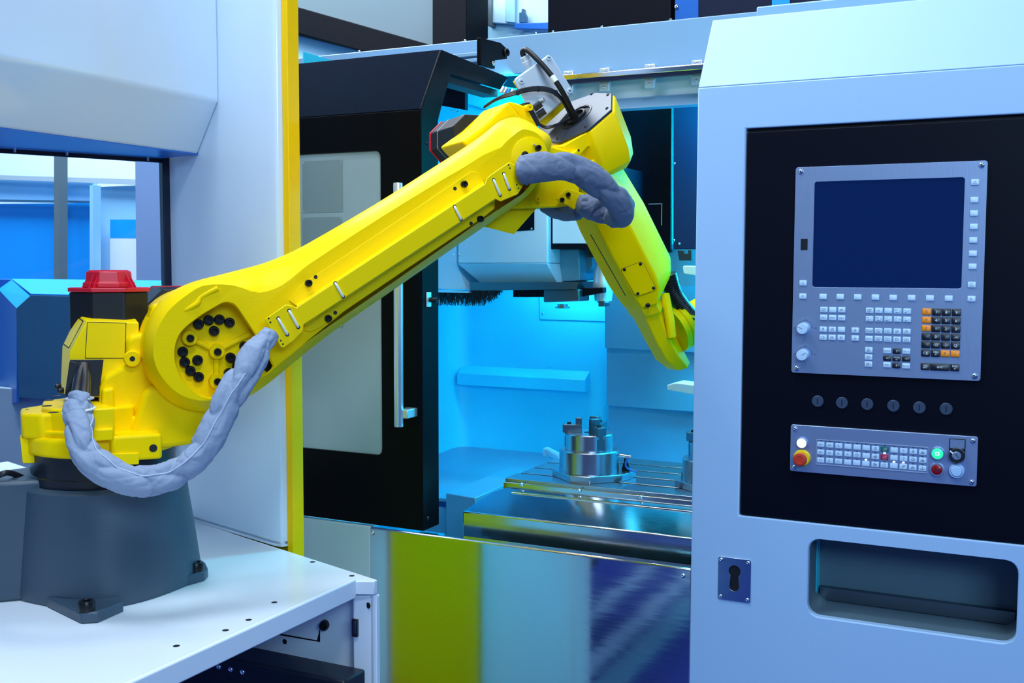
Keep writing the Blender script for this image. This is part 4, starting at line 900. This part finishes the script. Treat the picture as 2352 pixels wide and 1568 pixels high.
# ---- yellow connector box in front of the motor
fr_, bk_ = .05, -.04
cbx = MB().loft([pN([(160, 912), (161, 808), (200, 737), (319, 741), (319, 912)], fr_), pN([(139, 900), (143, 795), (178, 720), (303, 721), (303, 900)], bk_)]).build('connector_box', 'yellow_sheet', rb_, bevel=.002)
def inset(name, pts, n, inner, m0='gap', m1_='yellow_sheet'):
    c = [sum(p[i] for p in pts)/len(pts) for i in (0, 1)]
    o = MB().prism(pN(pts, n+.0005), RN*-.0006).build(name, m0, cbx)
    q = [(c[0]+(p[0]-c[0])*inner, c[1]+(p[1]-c[1])*inner) for p in pts]
    MB().prism(pN(q, n+.0012), RN*-.0008).build('plate', m1_, o); return o
inset('cover_label', [(200, 739), (290, 741), (288, 823), (195, 823)], fr_, .965)
# label on the slanted left face
A_ = oN(200, 737, fr_); Bq = oN(161, 808, fr_); Cq = oN(178, 720, bk_); Dq = oN(143, 795, bk_)
def bil(u, v): return (A_*(1-u)+Bq*u)*(1-v)+(Cq*(1-u)+Dq*u)*v
nf = (Bq-A_).cross(Cq-A_).normalized()
if nf.dot(CAM-A_) < 0: nf = -nf
sd = MB().prism([bil(u, v)+nf*.0008 for u, v in [(.06, .25), (.94, .25), (.94, .92), (.06, .92)]], nf*-.0006).build('side_label', 'gap', cbx)
MB().prism([bil(u, v)+nf*.0014 for u, v in [(.09, .29), (.91, .29), (.91, .88), (.09, .88)]], nf*-.0006).build('plate', 'yellow_sheet', sd)
fl_ = MB().prism(pN([(161, 826), (238, 826), (227, 910), (150, 910), (158, 850)], fr_+.004), RN*-.004).build('rubber_flap', 'black', cbx, bevel=.001)
MB().loft([pN([(160, 828), (192, 838), (162, 885), (150, 908)], fr_+.014), pN([(160, 828), (190, 838), (160, 885), (148, 908)], fr_+.008)]).build('flap_fold', 'black', cbx, bevel=.001)
for x, y in [(139, 886), (145, 896)]: bolt(cbx, oN(x, y, .06), -RA+RN*.3, .006, .010)
for i, dx in enumerate((0, 14, 22)):
    MB().tube(catmull([oN(190+dx*.3, 838, fr_+.01), oN(180+dx, 868, .09), oN(174+dx*1.2, 910, .14), oN(178+dx*1.2, 950, .17)], 16), .009 if i < 2 else .006, 12).build('power_cable', 'black', cbx)
# ---- upper arm casting
S_ = [(328,800),(333,755),(352,712),(385,675),(440,648),(520,627),(600,606),(655,585),(705,560),(860,470),(1010,375),(1063,341),(1108,309),(1140,283),(1160,273),(1184,269),(1210,277),(1240,296),(1262,312),(1267,330),(1258,355),(1245,400),(1220,440),(1190,467),(1100,529),(900,668),(767,760),(700,812),(639,862),(589,900),(530,932),(480,945),(430,940),(385,918),(350,880),(332,840)]
R_ = [(352,800),(360,760),(385,716),(420,684),(466,656),(535,655),(595,672),(648,655),(705,610),(870,502),(1020,410),(1066,384),(1108,357),(1151,338),(1160,328),(1171,318),(1200,297),(1228,303),(1246,318),(1252,335),(1246,355),(1232,400),(1205,440),(1180,458),(1092,516),(893,655),(760,746),(692,794),(630,843),(575,878),(522,905),(476,920),(430,913),(396,893),(368,860),(355,830)]
PK = [(350,900),(362,820),(395,735),(450,665),(540,590),(640,520),(760,450),(840,408),(900,405),(960,432),(1020,510),(1140,690),(1240,850),(1350,1050),(1310,1110),(1200,1180),(1100,1235),(1000,1290),(900,1335),(790,1368),(700,1372),(620,1350),(540,1300),(440,1205),(385,1100),(355,1000)]
PK = [(320+x/4.355, 600+y/4.355) for x, y in PK]
def closed_smooth(pts, k=3):
    out = []; n_ = len(pts)
    for i in range(n_):
        a, b_c, c, d = [Vector((*pts[(i+j) % n_], 0)) for j in (-1, 0, 1, 2)]
        for q in range(k):
            t = q/k; ten = .5
            m1, m2 = (c-a)*ten*min(1, (c-b_c).length/max(1, (b_c-a).length)), (d-b_c)*ten*min(1, (c-b_c).length/max(1, (d-c).length))
            v = (2*t**3-3*t*t+1)*b_c+(t**3-2*t*t+t)*m1+(-2*t**3+3*t*t)*c+(t**3-t*t)*m2
            out.append((v.x, v.y))
    return out
S_, R_, PK = closed_smooth(S_), closed_smooth(R_), closed_smooth(PK, 2)
nB, nS, nS0, nR, nFl = .055, .075, .125, .19, .135
b = MB()
def blend(k): return [(s[0]*(1-k)+r[0]*k, s[1]*(1-k)+r[1]*k) for s, r in zip(S_, R_)]
back_l = pN([(x, y) for x, y in S_], nB)
b.loft([back_l, pN(S_, nS0), pN(blend(.18), nS0+.022), pN(blend(.5), nS0+.044), pN(blend(.86), nR-.006), pN(R_, nR)], caps=False)
nn_ = len(S_)
b.add(back_l, [tuple(reversed(range(nn_)))])
b2 = MB(); b2.holed(pN(R_, nR), [pN(PK, nR)], RN*-.0001); 
k_ = len(b2.v)//2
ff_ = [f for f in b2.f if all(i < k_ for i in f)]
b.add(b2.v[:k_], ff_)
pin = [(470+(x-470)*.97, 800+(y-800)*.97) for x, y in PK]
b.loft([pN(PK, nR), pN(pin, nR-.008), pN(pin, nFl)], caps=False)
b.add(pN(pin, nFl), [tuple(range(len(pin)))])
# weld and build
arm_me = b.mesh('upper_arm', 'yellow_cast', 50)
bm = bmesh.new(); bm.from_mesh(arm_me); bmesh.ops.remove_doubles(bm, verts=bm.verts[:], dist=.0003); bmesh.ops.recalc_face_normals(bm, faces=bm.faces[:]); bm.to_mesh(arm_me); bm.free()
arm_me.set_sharp_from_angle(angle=R(50))
arm = bpy.data.objects.new('upper_arm', arm_me); put(arm, rb_)
bv = arm.modifiers.new('bevel', 'BEVEL'); bv.width = .005; bv.segments = 3; bv.limit_method = 'ANGLE'; bv.angle_limit = R(30)
# flange ring behind the shoulder rim
MB().lathe(oN(472, 803, .06), RN, [(.10, 0), (.128, 0), (.128, .012), (.12, .014)], 64).build('shoulder_flange', 'yellow_cast', arm)
def aP(cx, cy): return (320+cx/4.355, 600+cy/4.355)
for cx, cy in [(588,628),(689,586),(797,580),(898,611),(744,695),(432,902),(451,1006),(507,1093),(590,1153),(580,985),(908,960),(1048,850),(975,1045),(893,1115)]:
    bolt(arm, oN(*aP(cx, cy), nFl), RN, .0104, .011)
for cx, cy in [(498,763),(770,898),(770,1195)]:
    p = oN(*aP(cx, cy), nFl); MB().lathe(p, RN, [(.0165, 0), (.0155, .014), (.0145, .016), (.0001, .016)], 28).build('boss', 'yellow_cast', arm)
    bolt(arm, p+RN*.016, RN, .0075, .008)
for (x0, y0, x1, y1) in [(770,898,498,763),(770,898,1110,725),(770,898,770,1195)]:
    MB().tube([oN(*aP(x0, y0), nFl+.002), oN(*aP(x1, y1), nFl+.002)], .0065, 12).build('rib', 'yellow_cast', arm)
hole(arm, oN(*aP(1300, 1050), nFl), RN, .013)
# cast notch ridge above the pocket
MB().tube(catmull([oN(420, 715, nR-.006), oN(452, 698, nR-.001), oN(462, 682, nR-.004), oN(500, 662, nR-.002)], 12), .006, 10).build('cast_ridge', 'yellow_cast', arm)
# elbow boss face
eb = oN(1222, 352, nR)
MB().lathe(oN(1217, 362, nR-.002), RN, [(.046, 0), (.046, .003), (.044, .0045), (.0001, .0045)], 48).build('elbow_cap', 'yellow_cast', arm)
p = oN(1206, 356, nR+.0055); MB().lathe(p, RN, [(.0085, 0), (.0085, .002), (.0001, .002)], 20).build('counterbore', 'gap', arm); bolt(arm, p+RN*.001, RN, .0062, .007)
bolt(arm, oN(1235, 340, nR+.0055), RN, .0068, .008)
MB().cyl(oN(1228, 332, nR), oN(1226, 331, nR+.016), .0022, seg=10).build('grease_nipple', 'alu', arm)
# ---- cable cover on the arm
cv = MB(); nC = .238
FC = [(608,733),(657,699),(672,702),(681,706),(1114,422),(1118,410),(1126,402),(1170,372),(1184,378),(1203,424),(1190,446),(1150,463),(1138,457),(698,745),(696,760),(674,783),(652,799),(645,797)]
cv.prism(pN(FC, nC), RN*-.003)
cover = cv.build('cable_cover', 'yellow_sheet', arm, bevel=.0015)
up = [(664,690),(692,654),(1084,393),(1100,397),(1114,420),(682,704)]
MB().loft([pN(up, nR+.004), pN(up, nR+.0005)]).build('cover_flange', 'yellow_sheet', cover, bevel=.0008)
lo_ = [(699,758),(712,762),(735,752),(1118,493),(1136,478),(1136,462),(700,748)]
MB().loft([pN(lo_, nR+.004), pN(lo_, nR+.0005)]).build('cover_flange', 'yellow_sheet', cover, bevel=.0008)
MB().loft([pN([(682,704),(1112,423)][::1], nC-.002)+pN([(1110,417),(681,699)], nR+.004), pN([(683,706),(1113,425)], nC-.003)+pN([(1111,419),(682,701)], nR+.002)]).build('cover_side', 'yellow_sheet', cover)
MB().loft([pN([(700,744),(1137,457)], nC-.002)+pN([(1137,462),(700,750)], nR+.004), pN([(700,743),(1136,455)], nC-.003)+pN([(1136,460),(700,748)], nR+.002)]).build('cover_side', 'yellow_sheet', cover)
for x, y in [(708,650),(1065,423),(753,731),(1102,503)]: bolt(cover, oN(x, y, nR+.0042), RN, .0075, .009)
for x, y in [(725,636),(1045,433),(770,718),(1082,513)]: hole(cover, oN(x, y, nR+.0041), RN, .0042)
for x0, y0, x1, y1 in [(639,731,660,768),(664,713,685,751),(770,650,788,681),(1044,474,1059,504),(1134,413,1149,448),(1157,399,1170,434)]:
    for x, y in ((x0, y0), (x1, y1)): hole(cover, oN(x, y, nC+.0001), RN, .0040)
    MB().tube(catmull([oN(x0, y0, nC-.002), oN(x0+(x1-x0)*.12, y0+(y1-y0)*.12, nC+.003), oN(x0+(x1-x0)*.88, y0+(y1-y0)*.88, nC+.003), oN(x1, y1, nC-.002)], 10), .0026, 8).build('cable_tie', 'tie', cover)
for x, y in [(617,731),(621,740),(645,782),(650,790),(1168,379),(1171,386),(1187,424),(1191,432)]: hole(cover, oN(x, y, nC+.0001), RN, .0019)
# ---- sleeves
def fold(seed, amp, length, cen_):
    def f(t, a, p, dv):
        c, d = math.cos(a), math.sin(a)
        L = t*length*20
        v = noise.noise(Vector((c*.7, d*.7, L*.5+seed)))
        q = Vector((c*.55+.3*math.sin(L*.5), d*.55, L*.62+seed*2)); r1 = 1-abs(noise.noise(q))*2.2
        q = Vector((c*.9+9, d*.9, L*.95+.8*c+seed)); r2 = 1-abs(noise.noise(q))*2.4
        v3 = noise.noise(Vector((c*2.0, d*2.0+4, L*1.6+seed)))
        ph = L*1.25+2.2*noise.noise(Vector((L*.45, seed, 1)))+.9*noise.noise(Vector((c, d, L*.6)))+.5*math.sin(a)
        pl = (1-abs(math.sin(ph)))**2.2
        r4 = 1-abs(noise.noise(Vector((c*.9+L*.35, d*.9-L*.2+3, L*1.5+seed))))*2.6
        return amp*(.40*v - .95*max(0, r1-.2)**2 + .28*max(0, r2-.3)**2 + .12*v3 - .38*max(0, r4-.55)**1.5)+amp*.24-.26*max(0, (dv.dot((cen_-p).normalized())+.35)/1.35)*pl
    return f
def sleeve(name, pts, r, m, seed, amp=.2, n=360, seg=72):
    path = catmull(pts, n); ln_ = sum((path[i+1]-path[i]).length for i in range(n))
    rad = lambda t: r*(.80+.20*min(1, t/.05))*(.66+.34*min(1, (1-t)/.10))
    b = MB().tube(path, rad, seg, fold(seed, amp, ln_, sum(path, Vector((0, 0, 0)))/len(path))); rings = b.rings
    return b.build(name, m, rb_, smooth=80), path, rings
sl1, path1, ring1 = sleeve('cable_sleeve', [oN(183, 912, .175), oN(181, 950, .20), oN(184, 995, .235), oN(204, 1045, .262), oN(252, 1085, .285), (oN(315, 1105, .30)), oN(375, 1100, .30), oN(430, 1070, .295), oN(470, 1025, .29), oN(502, 965, .285), oN(533, 905, .28), oN(568, 850, .27), oN(597, 800, .255), oN(620, 765, .235)], .0268, 'fabric', 3.1, .42)
# seam piping along the lower sleeve, lying on the cloth
sm = []
for i in range(20, 300, 3):
    c = path1[i]; t_ = (path1[i+1]-path1[i-1]).normalized(); side = t_.cross(RN).normalized()
    an = R(150-50*i/300); want = RN*math.sin(an)+side*math.cos(an)
    p = max(ring1[i], key=lambda q: (q-c).normalized().dot(want)); sm.append(c+(p-c)*1.02)
sm = [sum(sm[max(0, k-1):k+2], Vector((0, 0, 0)))/len(sm[max(0, k-1):k+2]) for k in range(len(sm))]
MB().tube(catmull(sm, 200), .0013, 8).build('seam', 'piping', sl1)
MB().tube([path1[22]+(RN*math.cos(a)+RA*math.sin(a))*.0290+UP*(.004*math.sin(a)) for a in [R(12*k) for k in range(31)]], .0022, 6).build('tie_band', 'tie', sl1)
MB().tube([path1[2]+(RN*math.cos(a)+RA*math.sin(a))*.0245 for a in [R(12*k) for k in range(31)]], .0022, 6).build('collar', 'piping', sl1)
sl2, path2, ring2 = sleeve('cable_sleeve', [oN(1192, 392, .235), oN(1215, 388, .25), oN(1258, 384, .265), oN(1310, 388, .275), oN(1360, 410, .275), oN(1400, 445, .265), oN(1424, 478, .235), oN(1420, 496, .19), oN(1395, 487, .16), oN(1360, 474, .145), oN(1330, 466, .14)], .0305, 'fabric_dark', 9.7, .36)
MB().tube([path2[14]+(RN*math.cos(a)+UP*math.sin(a))*.0275 for a in [R(12*k) for k in range(31)]], .0022, 6).build('tie_band', 'tie', sl2)
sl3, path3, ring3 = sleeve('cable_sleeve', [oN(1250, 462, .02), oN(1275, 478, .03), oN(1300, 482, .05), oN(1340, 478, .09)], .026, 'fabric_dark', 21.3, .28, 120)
# ---- elbow housing, motor, forearm
EH = [(1061,324),(1112,286),(1168,233),(1191,262),(1230,300),(1262,335),(1240,400),(1180,420),(1080,345)]
el = MB().loft([pN(EH, .05), [p-RN*.15 for p in pN(EH, .05)]]).build('elbow_housing', 'yellow_cast', rb_, bevel=.006, seg=3)
MB().loft([pN([(1168,233),(1187,237),(1207,244),(1216,256),(1252,322),(1230,330),(1191,262)], .03), [p-RN*.06 for p in pN([(1168,233),(1187,237),(1207,244),(1216,256),(1252,322),(1230,330),(1191,262)], .03)]]).build('elbow_lug', 'yellow_cast', el, bevel=.004)
bsx = oN(1210, 248, .03); MB().lathe(bsx-RN*.005, RN+RA*.1, [(.008, 0), (.008, .02), (.003, .02), (.0025, .012), (.0001, .012)], 18).build('tapped_boss', 'yellow_cast', el)
MB().prism(pN([(1080,345),(1128,296),(1180,270),(1230,300),(1200,350)], .065), RN*-.02).build('seal_ring', 'black', el, bevel=.003)
cbk = MB().prism(pN([(1203,236),(1217,234),(1243,286),(1232,292)], .02), RN*-.03).build('connector_block', 'black', el, bevel=.002)
for x0, y0, x1, y1, m in [(1226,250,1243,237,'black'),(1240,234,1250,228,'alu'),(1234,266,1252,254,'black')]:
    MB().cyl(oN(x0, y0, .01), oN(x1, y1, .02), .0085 if m == 'black' else .006, seg=16).build('plug_connector', m, cbk)
m3 = oN(1052, 322, -.19)
m3o = MB().loft([octN(m3, .056, -.06), octN(m3, .056, .10)]).build('elbow_motor', 'motor_black', rb_, bevel=.003)
MB().loft([octN(m3, .058, -.068), octN(m3, .058, -.0605)]).build('motor_flange', 'red', m3o, bevel=.001)
MB().loft([octN(m3, .0565, -.012), octN(m3, .0565, -.010)]).build('motor_joint', 'alu', m3o)
# triangular cover under the elbow
MB().loft([pN([(1110,520),(1188,470),(1236,474),(1180,538)], .06), pN([(1120,516),(1190,478),(1232,478),(1180,536)], -.02)]).build('elbow_under_cover', 'yellow_sheet', el, bevel=.001)
# forearm axis frame
C0 = oN(1335, 264, 0); C1 = oN(1541, 790, 0)
E_ = (C1-C0).normalized(); Wv = Vector((0, 0, 0))+E_.cross(RN).normalized()
if Wv.dot(RA) < 0: Wv = -Wv
def fa(s, w_, n): return C0+E_*s+Wv*w_+RN*n
PN = Vector((-.348, -.621, .702)).normalized()            # normal of the black end plate
def onplate(x, y, s=0): return onP(x, y, PN, PN.dot(C0)-s)
plp = [(1405,214),(1404,251),(1351,297),(1284,328),(1266,325),(1236,292),(1290,240),(1370,212)]
pl3 = [onplate(x, y) for x, y in plp]
cen = sum(pl3, Vector((0, 0, 0)))/8
def ringE(s, sc, k):          # plate outline flattened into the plane s along the axis, k blends toward flat
    out = []
    for p in pl3:
        d = p-cen; q = cen+d*sc; s0 = (q-C0).dot(E_); out.append(q+E_*((s-s0)*k+(1-k)*s))
    return out
fo = MB().loft([[cen+(p-cen)*1.0-PN*.006 for p in pl3], [cen+(p-cen)*1.03-PN*.012 for p in pl3], ringE(.105, 1.06, .55), ringE(.14, .97, .8), ringE(.155, .8, 1.0)])
fo = fo.build('forearm', 'yellow_cast', rb_, bevel=.005, seg=3)
# black end plate with cable opening
ring_c = onplate(1324, 268)
pu = (pl3[1]-pl3[5]).normalized(); pv = PN.cross(pu)
circ = lambda r_, h=0: [ring_c+(pu*math.cos(R(10*k))+pv*math.sin(R(10*k)))*r_+PN*h for k in range(36)]
ep_ = MB().holed([cen+(p-cen)*.995 for p in pl3], [circ(.040)], PN*-.006).build('end_plate', 'end_plate', fo, bevel=.001)
MB().loft([circ(.046, .0015), circ(.046, .0005), circ(.040, .0005), circ(.036, -.03), circ(.038, -.03), circ(.042, .0015)], caps=False, closed=True).build('opening_rim', 'black_ring', ep_)
MB().loft([circ(.022, .004), circ(.022, -.04), circ(.027, -.04), circ(.027, .004)], caps=False, closed=True).build('inner_tube', 'black', ep_)
MB().loft([circ(.041, -.0035), circ(.041, -.0055)]).build('opening_shade', 'gap', ep_)  # black disc hides the yellow cap, stands in for shade inside the opening
for x, y in [(1359, 216), (1396, 218), (1394, 249), (1346, 291), (1281, 319)]: screw(ep_, onplate(x, y), PN, .0042, True)
# elbow side casting joining upper arm and forearm
SCAST = [(1165,478),(1188,462),(1225,400),(1262,335),(1300,332),(1352,302),(1395,268),(1440,357),(1332,425),(1330,445),(1338,468),(1285,476),(1180,479)]
POCK = [(1322,368),(1350,338),(1372,334),(1380,352),(1342,384)]
b = MB(); b.holed(pN(SCAST, .085), [pN(POCK, .085)], RN*-.02); b.prism(pN(SCAST, .0645), RN*-.10)
sc_ = b.build('elbow_side_casting', 'yellow_cast', fo, bevel=.003)
MB().prism(pN([(1258,344),(1268,336),(1312,348),(1300,366),(1256,360)], .105), RN*-.02).build('casting_pad', 'yellow_cast', sc_, bevel=.004)
MB().prism(pN([(1300,366),(1326,342),(1335,348),(1312,372)], .102), RN*-.02).build('casting_pad', 'yellow_cast', sc_, bevel=.003)
for x, y in [(1329, 345), (1315, 357)]: hole(sc_, oN(x, y, .1022), RN, .0030)
bq = oN(1233, 458, .085); MB().lathe(bq, RN, [(.0065, 0), (.0060, .008), (.0024, .008), (.002, .003), (.0001, .003)], 18).build('tapped_boss', 'yellow_cast', sc_)
bq = oN(1217, 434, .085); MB().lathe(bq, RN, [(.0065, 0), (.0060, .008), (.0024, .008), (.002, .003), (.0001, .003)], 18).build('tapped_boss', 'yellow_cast', sc_)
bkt = MB().prism(pN([(1279,456),(1300,434),(1316,437),(1343,444),(1334,455),(1320,481),(1302,470),(1286,466)], .11), RN*-.006).build('sleeve_bracket', 'yellow_sheet', sc_, bevel=.001)
for x, y in [(1304, 447), (1290, 459)]: bolt(bkt, oN(x, y, .1102), RN, .0055, .006)
# forearm tube
XS_ = [(-1.0, .56), (-.32, 1.0), (.56, .44), (1.0, -.12), (1.0, -.66), (.36, -1.0), (-.5, -1.0), (-1.0, -.56)]
def tring(s, w0, w1, nh, sh=0.):
    out = []
    for x, y in XS_:
        out.append(fa(s+sh*(x+1)/2, (w0+w1)/2+(w1-w0)/2*x, nh*y))
    return out
rings = [tring(.10, -.10, .055, .085), tring(.16, -.100, .060, .088), tring(.27, -.098, .082, .090), tring(.43, -.080, .098, .090), tring(.462, -.074, .085, .086), tring(.500, -.064, .018, .076)]
ft = MB().loft(rings).build('forearm_tube', 'yellow', fo, bevel=.004, seg=3)
# cover plate on the front face
q0, q1, q2 = rings[3][0], rings[3][1], rings[2][0]
fnv = (q1-q0).cross(q2-q0).normalized()
if fnv.dot(CAM-q0) < 0: fnv = -fnv
def onface(x, y, h=0): return onP(x, y, fnv, fnv.dot(q0)+h)
cpo = [(1427,617),(1470,601),(1478,604),(1507,661),(1503,667),(1465,680),(1458,676),(1428,625)]
cov_ = MB().prism([onface(x, y, .0002) for x, y in cpo], fnv*.0006).build('cover_seam', 'gap', ft, smooth=0)
cx_ = sum(p[0] for p in cpo)/8; cy_ = sum(p[1] for p in cpo)/8
MB().prism([onface(cx_+(x-cx_)*.975, cy_+(y-cy_)*.975, .0004) for x, y in cpo], fnv*.0012).build('cover_plate', 'yellow', cov_, smooth=0)
for x, y in [(1434,619),(1471,606),(1501,661),(1465,674)]: screw(cov_, onface(x, y, .0014), fnv, .0042, True)
screw(ft, onface(1488, 701, .0), fnv, .0062, True)
MB().tube([onface(1356, 538, .001), onface(1437, 679, .001)], .0012, 6).build('cover_groove', 'gap', ft)
# wrist
wr_ = [tring(.47, -.068, .020, .070), tring(.525, -.060, .022, .070), tring(.53, -.058, .018, .055), tring(.60, -.052, .022, .050), tring(.66, -.044, .030, .050), tring(.70, -.022, .034, .044)]
wr = MB().loft(wr_).build('wrist', 'yellow_cast', rb_, bevel=.006, seg=3)
wc = fa(.605, .030, .0)
MB().lathe(wc-Wv*.01, Wv, [(.062, 0), (.062, .016), (.058, .018), (.058, .019), (.062, .020), (.062, .034), (.05, .038), (.044, .06), (.044, .11)], 44).build('wrist_flange', 'yellow_cast', wr)
for k in range(10):
    a = R(36*k); bolt(wr, wc+Wv*.028+(E_*math.cos(a)+RN*math.sin(a))*.0535, Wv, .0042, .005)
MB().tube([fa(.50, .02, .03), fa(.56, -.01, .058), fa(.60, -.02, .055)], .012, 12).build('wrist_rib', 'yellow_cast', wr)
# corrugated hose into the wrist
hp_ = catmull([fa(.46, .055, .02), fa(.52, .052, .02), fa(.60, .078, .02), fa(.68, .13, .02), fa(.72, .19, .01)], 240)
MB().tube(hp_, lambda t: .0215+.0013*math.sin(t*2*math.pi*60), 20).build('corrugated_hose', 'black', wr, smooth=80)
# ---- junction box behind the forearm
jb = MB()
LID = [(1180,184),(1186,178),(1255,129),(1266,128),(1314,205),(1316,214),(1238,281),(1228,279)]
jx = MB().loft([pN(LID, -.02), pN(LID, -.04)]).build('junction_box', 'junction', rb_, bevel=.004, seg=3)
MB().loft([pN([(1182,186),(1258,131),(1310,212),(1234,278)], -.0405), pN([(1182,186),(1258,131),(1310,212),(1234,278)], -.085)]).build('box_base', 'junction', jx, bevel=.004)
MB().loft([pN([(1178,187),(1256,128),(1300,245),(1248,292),(1232,280)], -.0855), pN([(1178,187),(1256,128),(1300,245),(1248,292),(1232,280)], -.090)]).build('mounting_plate', 'yellow_sheet', jx)
for x, y in [(1260,133),(1197,187),(1308,209)]:
    p = oN(x, y, -.02); q = MB().lathe(p-RN*.002, RN, [(.0068, 0), (.0068, .004), (.006, .005), (.0001, .005)], 22).build('lid_screw', 'junction', jx)
    MB().prism([p+RN*.0032+RA*a+UP*c for a, c in [(-.003, -.001), (.003, -.001), (.003, .001), (-.003, .001)]], RN*.0003).build('slot', 'gap', q)
g0_ = oN(1216, 152, -.06); g1_ = oN(1207, 134, -.06); ax_ = (g1_-g0_)
MB().lathe(g0_, ax_, [(.011, -.004), (.011, .006), (.014, .006), (.014, .014), (.012, .016), (.012, .026), (.007, .028)], 8).build('cable_gland', 'junction', jx)
MB().tube(catmull([g1_, oN(1200, 121, -.06), oN(1206, 114, -.05), oN(1218, 121, -.03), oN(1245, 148, .0), oN(1276, 186, .02), oN(1298, 222, .02), oN(1312, 250, .01), oN(1327, 276, .0)], 60), .0066, 14).build('thick_cable', 'motor_black', jx, label='thick dark cable with a white band')
MB().cyl(oN(1268, 175, .0165), oN(1277, 188, .0225), .0072, seg=14).build('cable_band', 'tie', jx)
for i in range(4):
    o = i*2.6-4
    MB().tube(catmull([oN(1112, 246+o*.3, -.08), oN(1140, 228+o*.4, -.04), oN(1180, 214+o, -.01), oN(1225, 204+o, .0), oN(1265, 208+o, .01), oN(1290, 228+o*.8, .01), oN(1308, 262+o*.3, .0), oN(1318, 278, -.01)], 40), .0026, 8).build('thin_cable', 'black', jx)
for i in range(2):
    MB().tube(catmull([oN(1238, 284+i*3, .0), oN(1256, 291+i*3, .02), oN(1280, 285+i*3, .02), oN(1300, 276+i*2, .0), oN(1312, 270, -.01)], 30), .0026, 8).build('thin_cable', 'black', jx)
for x, y in [(1190, 212), (1236, 204), (1277, 214)]:
    p = oN(x, y, .003); MB().lathe(p-RA*.002, RA, [(.0075, 0), (.0075, .004)], 14).build('cable_clip', 'black', jx)
for k in range(4): MB().cyl(oN(1150+k*7, 212+k*1, -.03), oN(1157+k*7, 200+k*2, -.03), .004, seg=10).build('air_coupling', 'alu' if k != 2 else 'blue_bright', jx)
